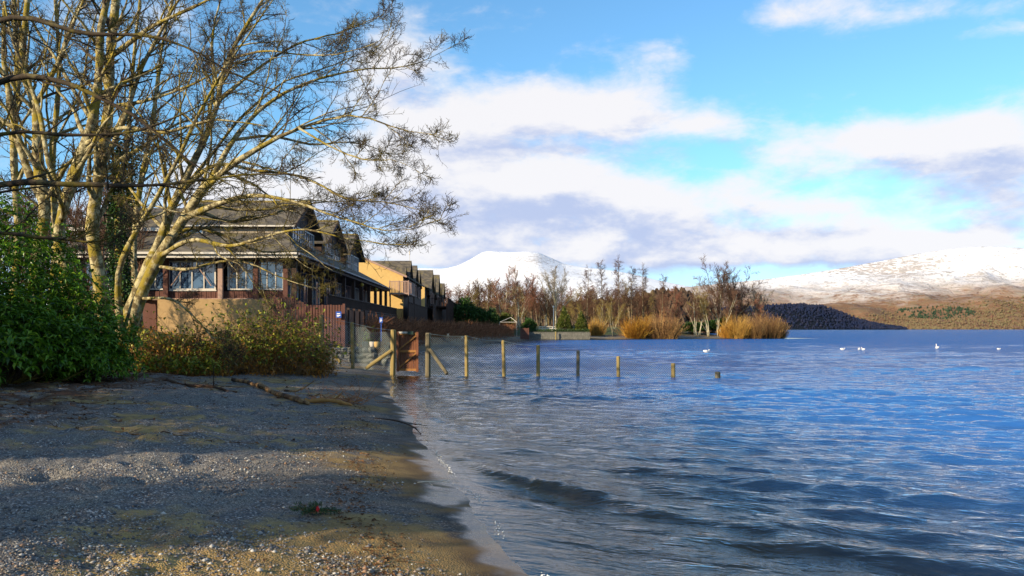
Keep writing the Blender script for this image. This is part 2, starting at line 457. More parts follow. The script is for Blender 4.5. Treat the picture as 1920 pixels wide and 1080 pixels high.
# ------------------------------------------------------------------ the lake
wang = np.radians(np.concatenate([np.linspace(-34, 36, 530, endpoint=False), np.linspace(36, 326, 70, endpoint=False)]))
wrad = np.concatenate([geo(1.0, 5.0, 14), geo(5.0, 40, 450), geo(40, 150, 150), geo(150, 900, 50), geo(900, 14000, 24), [14000.]])
wx, wy, WF = polar(wang, wrad)
wsd = shore_sd(wx, wy); off = np.maximum(-wsd, 0)
eta = np.zeros_like(wx)
rw = np.random.default_rng(3)
rr = np.hypot(wx, wy)
main = math.atan2(-0.90, -0.42)
warpx = 0.9 * fbm(wx * 0.16, wy * 0.16, 2, 41); warpy = 0.9 * fbm(wx * 0.16 + 50, wy * 0.16, 2, 43)
gust = 0.65 + 1.2 * (fbm(wx * 0.10, wy * 0.22, 3, 47) + 0.25)
for i in range(110):
    lam = 0.16 * (1.9 / 0.16) ** rw.random()
    th = main + rw.normal(0, 0.45 if lam < 0.5 else (0.26 if lam < 1.1 else 0.16))
    k = 2 * math.pi / lam
    steep = 0.021 if lam < 0.35 else (0.025 if lam < 0.6 else (0.026 if lam < 1.2 else 0.020))
    a = steep / k * (0.6 + 0.8 * rw.random())
    res = sstep(rr, lam * 95, lam * 50)        # drop what the sheet cannot carry far away
    ph = k * (math.cos(th) * (wx + warpx) + math.sin(th) * (wy + warpy)) + rw.random() * 6.283
    s_ = np.sin(ph)
    if lam > 0.55: s_ = 2.3 * np.exp(1.5 * (s_ - 1)) - 0.85      # narrow crests, wide troughs
    eta += a * res * s_
eta *= gust * (0.38 + 0.62 * sstep(off, 0.0, 4.0)) * sstep(off, -0.01, 0.45)
# low swell that runs up the shallows, crests along the shore
sw = np.exp(-((off - 2.4) / 2.2) ** 2) * (0.5 + 0.9 * np.clip(fbm(wx * 0.35, wy * 0.18, 2, 51) + 0.2, 0, 1))
ph = 2 * math.pi * (off + 0.35 * fbm(wx * 0.5, wy * 0.5, 2, 53)) / 1.15
eta += 0.020 * sw * (np.sin(ph) + 0.35 * np.cos(2 * ph)) * sstep(rr, 60, 30)
# the small breaker that is about to fold on the beach
BR = np.array([(-0.95, 13.2, 0.006), (-0.72, 11.7, 0.022), (-0.22, 10.55, 0.045), (0.14, 9.95, 0.070), (0.45, 9.45, 0.085), (0.78, 9.05, 0.070), (1.15, 8.62, 0.045), (1.6, 8.15, 0.040), (2.4, 7.5, 0.026), (3.6, 6.8, 0.0)])
BR2 = np.array([(-1.9, 19.0, 0.0), (-1.6, 17.2, 0.03), (-1.0, 15.6, 0.032), (-0.2, 14.6, 0.0)])
BR3 = np.array([(2.3, 10.3, 0.0), (2.9, 9.9, 0.05), (3.9, 9.35, 0.07), (4.7, 8.85, 0.05), (5.8, 8.2, 0.0)])
BR4 = np.array([(0.9, 7.9, 0.0), (1.5, 7.35, 0.03), (2.4, 6.95, 0.045), (3.2, 6.5, 0.05), (4.0, 6.2, 0.0)])
for B in (BR, BR2, BR3, BR4):
    bestd = np.full(wx.shape, 1e9); h = np.zeros_like(wx); side = np.zeros_like(wx)
    for (ax, ay, ah), (bx, by, bh) in zip(B[:-1], B[1:]):
        dx, dy = bx - ax, by - ay; L2 = dx * dx + dy * dy
        t = np.clip(((wx - ax) * dx + (wy - ay) * dy) / L2, 0, 1)
        qx = wx - ax - t * dx; qy = wy - ay - t * dy; dd = np.hypot(qx, qy)
        sd_ = np.sign(dx * qy - dy * qx)
        u = dd < bestd
        bestd = np.where(u, dd, bestd); h = np.where(u, ah + (bh - ah) * t, h); side = np.where(u, sd_, side)
    jag = 1 + 0.7 * fbm(wx * 2.5, wy * 2.5, 3, 61)
    # steep towards the shore (left of the crest), long back
    wdt = np.where(side < 0, 0.10, 0.34)
    eta += h * jag * np.exp(-(bestd / wdt) ** 2) - 0.35 * h * np.exp(-((bestd - 0.3) / 0.25) ** 2) * (side < 0)
WZ = eta
# the swash: the sheet thins out and breaks into a ragged edge
WZ = WZ + 0.006 * fbm(wx * 1.3, wy * 1.3, 4, 71) * sstep(off, 3, 0) + np.where(wsd > 0, 0.012, 0.012 * sstep(off, 1.5, 0))
keep = (np.where(wsd < 1.2, 1, 0)).ravel()
WFq = WF.reshape(-1, 4)
WFq = WFq[keep[WFq].any(1)]
m, N, bs, out = material('lake_water')
m.node_tree.nodes.remove(bs)
geo_n = N.n('ShaderNodeNewGeometry'); pos = geo_n.outputs['Position']
# wind ripples: short across the wind, long along the crests
vr = N.n('ShaderNodeVectorRotate', rotation_type='Z_AXIS'); N.put(vr.inputs['Vector'], pos); vr.inputs['Angle'].default_value = -(main + math.pi / 2)
rot = vr.outputs[0]
v1 = N.vm('MULTIPLY', rot, (0.45, 1.5, 0.2)); v2 = N.vm('MULTIPLY', rot, (0.6, 1.5, 0.2)); v3 = N.vm('MULTIPLY', rot, (0.30, 1.0, 0.1))
r1 = N.noise(v1, 2.6, 4, 0.60, 0.35); r2 = N.noise(v2, 9.0, 3, 0.55, 0.4); r3 = N.noise(v3, 0.55, 6, 0.65, 0.3)
dist = N.vm('LENGTH', pos); dist = dist.node.outputs['Value']
midf = N.smooth(dist, 12.0, 45.0); farf = N.smooth(dist, 30.0, 140.0)
h = N.m('ADD', N.m('MULTIPLY', r1, N.m('ADD', 0.062, N.m('MULTIPLY', midf, 0.10))), N.m('ADD', N.m('MULTIPLY', r2, 0.019), N.m('MULTIPLY', N.m('MULTIPLY', r3, farf), 1.3)))
bp = N.n('ShaderNodeBump'); bp.inputs['Strength'].default_value = 1.0; bp.inputs['Distance'].default_value = 0.9
N.put(bp.inputs['Height'], h)
sa = N.n('ShaderNodeAttribute', attribute_name='offshore')
N.put(bp.inputs['Strength'], N.m('MAXIMUM', N.smooth(sa.outputs['Fac'], 0.0, 1.0, 0.35, 1.0), farf))
fr = N.n('ShaderNodeFresnel'); fr.inputs['IOR'].default_value = 1.7; N.put(fr.inputs['Normal'], bp.outputs[0])
gl = N.n('ShaderNodeBsdfGlossy'); gl.inputs['Roughness'].default_value = 0.04; N.put(gl.inputs['Normal'], bp.outputs[0])
tr0 = N.n('ShaderNodeBsdfTransparent'); tr0.inputs[0].default_value = (0.93, 0.93, 0.9, 1)
# light scattered back out of the deeper water body
df = N.n('ShaderNodeBsdfDiffuse'); df.inputs[0].default_value = (0.028, 0.125, 0.38, 1)
tr = N.n('ShaderNodeMixShader'); N.put(tr.inputs[0], N.smooth(sa.outputs['Fac'], 1.5, 10.0)); N.put(tr.inputs[1], tr0.outputs[0]); N.put(tr.inputs[2], df.outputs[0])
mx = N.n('ShaderNodeMixShader'); N.put(mx.inputs[0], fr.outputs[0]); N.put(mx.inputs[1], tr.outputs[0]); N.put(mx.inputs[2], gl.outputs[0])
m.node_tree.links.new(mx.outputs[0], out.inputs[0])
va = N.n('ShaderNodeVolumeAbsorption'); va.inputs[0].default_value = (0.62, 0.40, 0.22, 1); va.inputs[1].default_value = 0.09
m.node_tree.links.new(va.outputs[0], out.inputs['Volume'])
mb = MB(); mb.V = [np.stack([wx, wy, WZ], -1).reshape(-1, 3)]; mb.A = [np.zeros(wx.size)]; mb.F = [WFq]; mb.n = wx.size
lake = kind(mb.build('lake_water', m, smooth=True, attrs={'offshore': (-wsd).ravel()}), 'structure')

# ------------------------------------------------------------------ hills and mountains beyond the lake
def hill_sheet(name, prof, Y0, Y1, Y2, nu, nY, shape, mat, amp, seed, freq, flank=0.6):
    """terrain sheet: prof lists (px, py) of the skyline; foot at depth Y0, crest at Y1, far foot at Y2"""
    prof = np.array(prof, float)
    u = np.linspace(prof[0, 0], prof[-1, 0], nu); uu = (u - CX) / FPX
    # smooth skyline
    s = np.interp(u, prof[:, 0], HY - prof[:, 1])
    kk = 3; ker = np.hanning(kk + 2)[1:-1]; ker /= ker.sum()
    s = np.convolve(np.pad(s, kk, 'edge'), ker, 'same')[kk:-kk]
    Y = np.concatenate([np.linspace(Y0, Y1, int(nY * .8), endpoint=False), np.linspace(Y1, Y2, nY - int(nY * .8))])
    YY, U = np.meshgrid(Y, uu, indexing='ij'); S = np.broadcast_to(s, YY.shape)
    t = np.clip((YY - Y0) / (Y1 - Y0), 0, 1); back = np.clip((YY - Y1) / (Y2 - Y1), 0, 1)
    H = S / FPX * Y1
    z = H * shape(t) * (1 - back) ** 1.5
    X = U * YY
    nz = fbm(X * freq, YY * freq, 5, seed, 0.55)
    rid = 1 - 2 * np.abs(fbm(X * freq * 0.8 + 7, YY * freq * 0.35, 4, seed + 9, 0.55))
    env = (t * (1 - t) * 4) * (1 - back)
    z = z + amp * H * (nz * 0.9 + (rid - 0.6) * 0.5) * np.clip(env, 0, 1)
    i, j = np.meshgrid(np.arange(len(Y) - 1), np.arange(nu - 1), indexing='ij')
    F = np.stack([i * nu + j, i * nu + j + 1, (i + 1) * nu + j + 1, (i + 1) * nu + j], -1).reshape(-1, 4)
    mb = MB(); mb.add(np.stack([X, YY, z - 2.0], -1).reshape(-1, 3), F)
    o = kind(mb.build(name, mat, smooth=True), 'structure')
    return o, (uu, Y, z - 2.0)


def moor_mat(name, snow_lo, snow_hi, rk=0.72, rlo=0.50):
    m, N, bs, out = material(name)
    g = N.n('ShaderNodeNewGeometry'); pos = g.outputs['Position']
    sp = N.n('ShaderNodeSeparateXYZ'); N.put(sp.inputs[0], pos)
    pv = N.vm('MULTIPLY', pos, (0.001, 0.0006, 0.001))
    n1 = N.noise(pv, 3.0, 8, 0.62, 0.6); n2 = N.noise(pv, 24.0, 8, 0.68, 0.8); n3 = N.noise(N.vm('MULTIPLY', pos, (0.0011, 0.0003, 0.004)), 16.0, 8, 0.68, 0.4)
    moor = N.ramp(n2, [(0.30, (0.10, 0.065, 0.055)), (0.45, (0.21, 0.115, 0.065)), (0.56, (0.20, 0.13, 0.075)), (0.70, (0.14, 0.115, 0.065))])
    hz = N.m('ADD', sp.outputs[2], N.m('ADD', N.m('MULTIPLY', N.m('SUBTRACT', n1, 0.5), 0.55 * (snow_hi - snow_lo) + 60), N.m('ADD', N.m('MULTIPLY', N.m('SUBTRACT', n3, 0.5), 420.0), N.m('MULTIPLY', N.m('SUBTRACT', n2, 0.5), 260.0))))
    snow = N.smooth(hz, snow_lo, snow_hi)
    nb = N.noise(N.vm('MULTIPLY', pos, (0.0006, 0.0003, 0.0016)), 1.3, 3, 0.5)
    rock = N.m('MULTIPLY', N.smooth(N.m('ADD', N.m('ADD', N.m('MULTIPLY', n2, 0.55), N.m('MULTIPLY', n3, 0.45)), N.m('MULTIPLY', N.m('SUBTRACT', nb, 0.5), 0.5)), rlo, rlo + 0.12), rk)
    nz = N.n('ShaderNodeSeparateXYZ'); N.put(nz.inputs[0], g.outputs['Normal'])
    snow = N.m('MULTIPLY', snow, N.m('SUBTRACT', 1.0, rock))
    col = N.mix(snow, moor, (0.86, 0.87, 0.90, 1))
    N.put(bs.inputs['Base Color'], col); bs.inputs['Roughness'].default_value = 0.95; bs.inputs['Specular IOR Level'].default_value = 0.1
    b = N.n('ShaderNodeBump'); b.inputs['Strength'].default_value = 0.9; b.inputs['Distance'].default_value = 14.0
    N.put(b.inputs['Height'], N.m('ADD', n2, N.m('MULTIPLY', n3, 0.6))); N.put(bs.inputs['Normal'], b.outputs[0])
    return m


hill_sheet('snowy_mountain', [(-500, 580), (60, 560), (300, 540), (520, 520), (700, 508), (780, 502), (835, 503), (860, 497), (884, 485), (905, 472), (918, 470), (935, 471), (960, 472), (990, 471), (1010, 473), (1035, 484), (1058, 494),
            (1090, 500), (1130, 504), (1180, 512), (1230, 524), (1290, 536), (1400, 560), (1500, 600)], 6500, 12500, 17000, 480, 60,
           lambda t: 0.10 * t + 0.90 * t ** 1.25, moor_mat('snow_and_scree', 120, 330, 0.55, 0.53), 0.10, 3, 0.0006)
moor, MOOR = hill_sheet('moorland_hill', [(960, 616), (1050, 600), (1130, 570), (1220, 545), (1300, 536), (1390, 527), (1450, 521), (1500, 514), (1560, 505), (1610, 496), (1660, 487), (1710, 477), (1760, 469), (1800, 464), (1850, 461), (1900, 463), (1960, 468), (2100, 480), (2400, 500), (2900, 540)],
           3600, 7000, 9000, 340, 120, lambda t: 0.34 * t + 0.66 * t ** 1.5, moor_mat('moor_with_snow', 110, 430, 0.66, 0.455), 0.24, 5, 0.0013)


def wood_mat(name, stops, sc_=0.02):
    m, N, bs, out = material(name)
    g = N.n('ShaderNodeNewGeometry'); pos = g.outputs['Position']
    at_ = N.n('ShaderNodeAttribute', attribute_name='vary')
    n1 = N.noise(pos, sc_, 4, 0.6)
    c = N.ramp(N.m('ADD', N.m('MULTIPLY', n1, 0.75), N.m('MULTIPLY', at_.outputs['Fac'], 0.25)), stops)
    N.put(bs.inputs['Base Color'], c); bs.inputs['Roughness'].default_value = 0.95; bs.inputs['Specular IOR Level'].default_value = 0.05
    return m


shade_floor = plain('shade_toned_wood_floor', (0.012, 0.016, 0.024), 1.0, 0.4, 0.02, spec=0.0)  # hill's cloud shade is put into this colour; no cloud blocks the sun
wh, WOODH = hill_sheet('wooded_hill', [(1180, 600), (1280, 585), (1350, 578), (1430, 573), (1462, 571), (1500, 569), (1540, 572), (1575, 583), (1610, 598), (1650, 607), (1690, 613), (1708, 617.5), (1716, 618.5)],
           2300, 2750, 3300, 200, 40, lambda t: np.sin(t * math.pi / 2) ** 0.9, shade_floor, 0.06, 15, 0.004)


def scatter_on(sheet, n, seed, cond, hrange, wratio, name, label, cat, mat, group=None, sides=5):
    """far woodland that reads as one mass: low-poly crowns set on a hill sheet"""
    uu, Y, z = sheet; r = np.random.default_rng(seed)
    fi = r.random(n * 30) * (len(Y) - 1); fj = r.random(n * 30) * (len(uu) - 1)
    i = fi.astype(int); j = fj.astype(int); a = fi - i; b = fj - j
    zz = (z[i, j] * (1 - a) + z[np.minimum(i + 1, len(Y) - 1), j] * a) * (1 - b) + (z[i, j + 1] * (1 - a) + z[np.minimum(i + 1, len(Y) - 1), j + 1] * a) * b
    YY = np.interp(fi, np.arange(len(Y)), Y); UU = np.interp(fj, np.arange(len(uu)), uu)
    X = UU * YY; px = UU * FPX + CX; py = HY - (zz - CAMZ) / YY * FPX
    ok = cond(px, py, X, YY, zz, r)
    ok = np.nonzero(ok)[0][:n]
    X, YY, zz = X[ok], YY[ok], zz[ok]; n = len(ok)
    h = hrange[0] + (hrange[1] - hrange[0]) * r.random(n) ** 2; w = h * wratio * (0.7 + 0.6 * r.random(n))
    prof = [(0.0, 0.5), (0.4, 1.0), (1.0, 0.12)]
    mb = MB(); ring = np.arange(sides) / sides * 2 * math.pi
    V = []
    for hz, rz in prof:
        ang = ring[None] + r.random((n, 1)) * 6.28
        rr_ = (w * rz * 0.5)[:, None] * (0.75 + 0.5 * r.random((n, sides)))
        V.append(np.stack([X[:, None] + rr_ * np.cos(ang), YY[:, None] + rr_ * np.sin(ang), (zz + h * hz)[:, None] + 0 * ang - 0.5], -1))
    V = np.stack(V, 1); nr = len(prof)
    ang0 = None
    t_, i_, j_ = np.meshgrid(np.arange(n), np.arange(nr - 1), np.arange(sides), indexing='ij')
    b_ = t_ * nr * sides + i_ * sides
    F = np.stack([b_ + j_, b_ + (j_ + 1) % sides, b_ + sides + (j_ + 1) % sides, b_ + sides + j_], -1).reshape(-1, 4)
    mb.add(V.reshape(-1, 3), F, attr=np.repeat(r.random(n), nr * sides))
    o = mb.build(name, mat); tag(o, label, cat, group)
    return kind(o, 'stuff')


scatter_on(WOODH, 5600, 1, lambda px, py, X, Y, z, r: (z > 0.2) & (Y < 2900), (3, 9), 0.9, 'shade_toned_wood', 'wood covering the low hill across the lake, cloud shade in its colour', 'wood',
           wood_mat('shade_toned_conifers', [(0.3, (0.010, 0.016, 0.042)), (0.5, (0.014, 0.021, 0.050)), (0.62, (0.022, 0.024, 0.046)), (0.75, (0.016, 0.026, 0.048))], 0.004))  # navy crown tones carry the cloud's shade in their colour
lowwood = lambda px, py, X, Y, z, r: (z > -1.5) & (py > np.interp(px, [1400, 1560, 1650, 1700, 1780, 1850, 1920, 2100], [606, 600, 592, 584, 572, 566, 560, 556]) - 4 * r.normal(0, 1, len(px))) & (px > 1500) & (px < 2080)
scatter_on(MOOR, 7200, 2, lambda px, py, X, Y, z, r: lowwood(px, py, X, Y, z, r) & ~((np.abs((px - 1755) / 75) ** 2 + np.abs((py - 588) / 12) ** 2) < 1), (6, 13), 1.0, 'bare_woodland', 'brown and olive bare woodland along the far right shore', 'wood',
           wood_mat('bare_far_wood', [(0.30, (0.11, 0.07, 0.055)), (0.46, (0.15, 0.105, 0.06)), (0.58, (0.14, 0.12, 0.065)), (0.72, (0.17, 0.085, 0.06))], 0.003))
scatter_on(MOOR, 2200, 4, lambda px, py, X, Y, z, r: ((np.abs((px - 1755) / 75) ** 2 + np.abs((py - 588) / 12) ** 2) < 1), (11, 17), 0.55, 'conifer_plantation', 'dark green conifer plantation amid the brown woodland on the far shore', 'wood',
           wood_mat('green_conifers', [(0.3, (0.022, 0.042, 0.028)), (0.7, (0.045, 0.07, 0.04))]))

# ------------------------------------------------------------------ plants: generators
def unit(v): return v / (np.linalg.norm(v, axis=-1, keepdims=True) + 1e-9)


def grow(P0, D0, L, r0, r1, n, wob, up, r, sag=0.0):
    """M wandering shoots of n points: returns (M,n,3), (M,n)"""
    M = len(P0); P = np.zeros((M, n, 3)); P[:, 0] = P0; D = unit(np.array(D0, float))
    st = (np.asarray(L) / (n - 1))[:, None]
    for i in range(1, n):
        D = D + r.normal(0, wob, (M, 3)); D[:, 2] += up - sag * (i / n)
        D = unit(D); P[:, i] = P[:, i - 1] + D * st
    R = np.asarray(r0)[:, None] + (np.asarray(r1) - np.asarray(r0))[:, None] * (np.linspace(0, 1, n)[None] ** 0.8)
    return P, R


def spawn(P, R, cnt, t0, t1, ang, lenf, rf, n, wob, up, r, r_end=0.35, sag=0.0, rmin=0.003, Lmin=0.0, plane=None, taper=0.45):
    """children along each parent; cnt children per parent (or an array)"""
    M, k, _ = P.shape
    cnt = np.broadcast_to(cnt, (M,)).astype(int)
    pi = np.repeat(np.arange(M), cnt); K = len(pi)
    # spread along the parent, jittered
    order = np.concatenate([np.arange(c) for c in cnt]) if K else np.zeros(0)
    t = t0 + (t1 - t0) * np.clip((order + r.random(K)) / np.maximum(cnt[pi], 1), 0, 1)
    f = t * (k - 1); i = np.minimum(f.astype(int), k - 2); a = (f - i)[:, None]
    base = P[pi, i] * (1 - a) + P[pi, i + 1] * a
    tan = unit(P[pi, i + 1] - P[pi, i])
    rad = R[pi, i] * (1 - a[:, 0]) + R[pi, i + 1] * a[:, 0]
    plen = np.linalg.norm(np.diff(P, axis=1), axis=2).sum(1)[pi]
    side = r.normal(0, 1, (K, 3))
    if plane is not None: side = side * np.array(plane)
    side = unit(side - (side * tan).sum(1, keepdims=True) * tan)
    th = r.normal(ang[0], ang[1], K)[:, None]
    D = tan * np.cos(th) + side * np.sin(th)
    L = np.maximum(plen * lenf * (0.55 + 0.7 * r.random(K)) * (1 - taper * t), Lmin)
    rr0 = np.maximum(rad * rf, rmin); rr1 = np.maximum(rr0 * r_end, rmin * 0.6)
    return grow(base, D, L, rr0, rr1, n, wob, up, r, sag)


def catmull(pts, n):
    pts = np.asarray(pts, float); P = np.vstack([2 * pts[0] - pts[1], pts, 2 * pts[-1] - pts[-2]])
    m = len(pts) - 1; t = np.linspace(0, m, n); i = np.minimum(t.astype(int), m - 1); u = (t - i)[:, None]
    p0, p1, p2, p3 = P[i], P[i + 1], P[i + 2], P[i + 3]
    return 0.5 * (2 * p1 + (p2 - p0) * u + (2 * p0 - 5 * p1 + 4 * p2 - p3) * u ** 2 + (3 * p1 - p0 - 3 * p2 + p3) * u ** 3)


def bark_mat(name, base, lichen, moss, ls=(0.46, 0.58), ms=(0.50, 0.60), scale=5.0, bump=0.5):
    m, N, bs, out = material(name)
    tc = N.n('ShaderNodeTexCoord'); v = tc.outputs['Object']
    n1 = N.noise(v, scale, 6, 0.65, 0.3); n2 = N.noise(v, scale * 0.4, 4, 0.6); n3 = N.noise(v, scale * 6, 4, 0.6)
    c = N.mix(N.smooth(n1, *ls), base, lichen)
    c = N.mix(N.smooth(n2, *ms), c, moss)
    c = N.mix(N.m('MULTIPLY', N.smooth(n3, 0.5, 0.7), 0.5), c, tuple(x * 0.35 for x in base[:3]) + (1,))
    N.put(bs.inputs['Base Color'], c); bs.inputs['Roughness'].default_value = 0.9; bs.inputs['Specular IOR Level'].default_value = 0.2
    b = N.n('ShaderNodeBump'); b.inputs['Strength'].default_value = bump; b.inputs['Distance'].default_value = 0.03
    N.put(b.inputs['Height'], N.m('ADD', n3, n1)); N.put(bs.inputs['Normal'], b.outputs[0])
    return m


def leaf_mat(name, c0, c1, c2, rough=0.4, spec=0.5, trans=0.0):
    m, N, bs, out = material(name)
    a = N.n('ShaderNodeAttribute', attribute_name='vary')
    c = N.ramp(a.outputs['Fac'], [(0.0, c0), (0.55, c1), (1.0, c2)])
    N.put(bs.inputs['Base Color'], c); bs.inputs['Roughness'].default_value = rough; bs.inputs['Specular IOR Level'].default_value = spec
    if trans:
        tl = N.n('ShaderNodeBsdfTranslucent'); N.put(tl.inputs[0], c)
        mx = N.n('ShaderNodeMixShader'); mx.inputs[0].default_value = trans
        N.t.links.new(bs.outputs[0], mx.inputs[1]); N.t.links.new(tl.outputs[0], mx.inputs[2]); N.t.links.new(mx.outputs[0], out.inputs[0])
    return m


BARK = bark_mat('sycamore_bark', (0.12, 0.09, 0.042, 1), (0.42, 0.36, 0.20, 1), (0.24, 0.18, 0.025, 1), (0.43, 0.58), (0.47, 0.60))
TWIG = bark_mat('twig_bark', (0.050, 0.036, 0.024, 1), (0.11, 0.09, 0.04, 1), (0.12, 0.095, 0.018, 1), (0.5, 0.62), (0.50, 0.60), 3.0, 0.1)


def leaves(mb, C, D, L, Wd, r, fold=0.25, droop=0.2):
    """M folded leaves: base C, direction D, length L, width Wd: four triangles each"""
    M = len(C); D = unit(D); s = unit(np.cross(D, r.normal(0, 0.35, (M, 3)) + np.array([0, 0, 1.0]))); u = np.cross(s, D)
    L = np.asarray(L)[:, None]; Wd = np.asarray(Wd)[:, None]
    mid = C + D * L * 0.55 - u * L * 0.03; tip = C + D * L - u * L * droop
    e1 = C + D * L * 0.5 + s * Wd * 0.5 + u * Wd * fold; e2 = C + D * L * 0.5 - s * Wd * 0.5 + u * Wd * fold
    V = np.stack([C, e1, mid, e2, tip], 1).reshape(-1, 3)
    b = (np.arange(M) * 5)[:, None]
    F = np.concatenate([b + np.array([[0, 1, 2]]), b + np.array([[0, 2, 3]]), b + np.array([[2, 1, 4]]), b + np.array([[3, 2, 4]])])
    mb.add(V, F, attr=np.repeat(np.clip(r.normal(0.45, 0.25, M), 0, 1), 5))


# ------------------------------------------------------------------ the bare trees on the left bank
def px_limb(pts, n=22):
    """pts: (px, py, depth, radius in m)"""
    P = np.array([at(p[0], p[1], p[2]) for p in pts]); R = np.array([p[3] for p in pts]) * 0.74
    q = catmull(np.hstack([P, R[:, None]]), n)
    return q[:, :3], np.maximum(q[:, 3], 0.004)


def build_limb_tree(name, label, base_xy, limbs, seed, dens=1.0, group='bare trees on the bank', cat='tree', jitter=0.05, fine=True, droop=0.0, l1=(0.42, 7), plane=(1, 1, 0.8), mats=(None, None)):
    """a bare tree: drawn limbs, then three generations of side shoots"""
    r = np.random.default_rng(seed)
    z0 = gz(*base_xy) - 0.25; org = np.array([base_xy[0], base_xy[1], z0])
    root = empty(name, label, cat, org, group=group)
    tb = MB(); wb = MB(); mbb = MB()
    Ps, Rs = [], []
    for lim in limbs:
        P, R = px_limb(lim, 22)
        P = P + np.cumsum(r.normal(0, jitter * 0.35, P.shape), 0) * (np.linspace(0, 1, len(P))[:, None])
        P = P - org
        Ps.append(P); Rs.append(R)
        # knotty thickness
        tb.tubes(P, R * (1 + 0.10 * r.normal(0, 1, R.shape)), 9)
    P0 = np.stack(Ps); R0 = np.stack(Rs)
    Ll = np.linalg.norm(np.diff(P0, axis=1), axis=2).sum(1)
    c1 = np.maximum(3, (l1[1] * dens * Ll / 7.0)).astype(int)
    P1, R1 = spawn(P0, R0, c1, 0.25, 0.98, (0.75, 0.25), l1[0], 0.55, 12, 0.11, 0.035, r, 0.25, droop, 0.010, plane=plane, taper=0.80)
    tb.tubes(P1, R1, 6)
    P1a = np.concatenate([P1, P0[:, 10:]]); R1a = np.concatenate([R1, R0[:, 10:]])
    P2, R2 = spawn(P1a, R1a, int(7 * dens), 0.15, 1.0, (0.75, 0.28), 0.42, 0.55, 7, 0.15, 0.03, r, 0.3, droop + .03, 0.006, 0.25, taper=0.72)
    wb.tubes(P2, R2, 3, cap=False)
    P3, R3 = spawn(P2, R2, 6, 0.15, 1.0, (0.8, 0.3), 0.45, 0.65, 4, 0.18, 0.06, r, 0.5, droop, 0.0056, 0.16)
    wb.tubes(P3, R3, 3, cap=False)
    if fine:
        P4, R4 = spawn(P3, R3, 2, 0.3, 1.0, (0.8, 0.3), 0.55, 0.75, 2, 0.15, 0.08, r, 0.6, 0, 0.0046, 0.09)
        wb.tubes(P4, R4, 3, cap=False)
    tb.build('trunk', mats[0] or BARK, root, True)
    kind(wb.build('crown', mats[1] or TWIG, root), 'stuff')
    return root


# hero: many-stemmed sycamore leaning over the beach
D_ = 24.0
hero = [
    [(236, 640, 24.2, .30), (262, 560, 24.2, .24), (300, 480, 24.0, .20), (345, 410, 23.8, .17), (392, 345, 23.5, .14), (470, 285, 23.2, .10), (570, 235, 22.8, .06), (670, 215, 22.5, .035), (760, 245, 22.2, .018), (832, 252, 22.0, .008)],
    [(222, 640, 24.4, .28), (262, 540, 24.6, .22), (300, 450, 24.8, .19), (335, 360, 25.0, .15), (388, 255, 25.0, .12), (410, 190, 25.0, .10), (432, 110, 24.8, .08), (480, 30, 24.6, .06), (540, -60, 24.4, .03)],
    [(226, 620, 24.0, .16), (222, 515, 23.8, .11), (252, 440, 23.6, .095), (285, 385, 23.5, .08), (330, 300, 23.3, .065), (380, 190, 23.0, .05), (440, 90, 22.8, .035), (510, -20, 22.5, .02)],
    [(345, 410, 23.8, .12), (400, 385, 23.4, .10), (470, 365, 23.0, .075), (550, 375, 22.6, .05), (640, 405, 22.2, .035), (720, 425, 22.0, .02), (785, 416, 21.8, .012), (832, 388, 21.6, .006)],
    [(330, 370, 25.0, .10), (400, 310, 24.4, .085), (480, 320, 24.0, .06), (570, 335, 23.6, .045), (650, 375, 23.2, .03), (730, 385, 23.0, .018), (800, 405, 22.8, .008)],
    [(392, 345, 23.5, .11), (440, 260, 23.8, .09), (510, 190, 24.0, .065), (600, 150, 24.2, .045), (690, 135, 24.3, .03), (770, 130, 24.4, .018), (852, 90, 24.5, .007)],
    [(300, 480, 24.0, .09), (360, 450, 23.0, .08), (430, 462, 22.2, .065), (500, 445, 21.6, .045), (580, 430, 21.2, .03), (680, 452, 21.0, .018), (812, 462, 20.8, .007)],
    [(410, 190, 25.0, .07), (480, 130, 25.4, .055), (560, 80, 25.8, .04), (640, 60, 26.0, .026), (700, 40, 26.2, .014), (745, 15, 26.4, .007)],
    [(432, 110, 24.8, .05), (500, 95, 24.0, .04), (580, 105, 23.4, .03), (660, 95, 23.0, .018), (735, 60, 22.8, .008)],
    [(300, 500, 24.0, .07), (350, 505, 23.4, .055), (420, 490, 23.0, .04), (480, 500, 22.6, .028), (530, 530, 22.2, .016), (600, 545, 22.0, .008)],
    [(268, 560, 24.1, .06), (320, 560, 23.3, .045), (360, 590, 22.8, .03), (410, 640, 22.4, .018), (440, 672, 22.2, .01)],
    [(345, 410, 23.8, .10), (380, 400, 24.2, .08), (430, 415, 24.6, .06), (500, 405, 25.0, .045), (580, 380, 25.2, .03), (660, 375, 25.4, .016), (730, 350, 25.5, .008)],
    [(300, 470, 24.0, .08), (350, 430, 24.6, .065), (410, 440, 25.0, .05), (480, 470, 25.2, .035), (560, 470, 25.4, .02), (640, 490, 25.5, .01)],
    [(318, 440, 24.8, .09), (280, 400, 25.4, .07), (250, 360, 25.8, .055), (210, 330, 26.2, .04), (150, 320, 26.4, .02)],
    [(335, 360, 25.0, .09), (390, 300, 25.6, .07), (450, 225, 26.0, .055), (530, 160, 26.2, .04), (610, 130, 26.3, .025), (700, 90, 26.3, .012)],
    [(440, 262, 23.8, .07), (510, 255, 24.4, .055), (590, 270, 25.0, .04), (670, 265, 25.4, .025), (740, 285, 25.6, .012), (775, 275, 25.7, .007)],
    [(388, 255, 25.0, .08), (400, 150, 25.6, .065), (395, 60, 26.0, .05), (420, -40, 26.2, .03)],
    [(560, 240, 22.8, .045), (620, 275, 22.4, .035), (680, 300, 22.0, .022), (740, 300, 21.8, .012), (790, 320, 21.6, .006)],
]
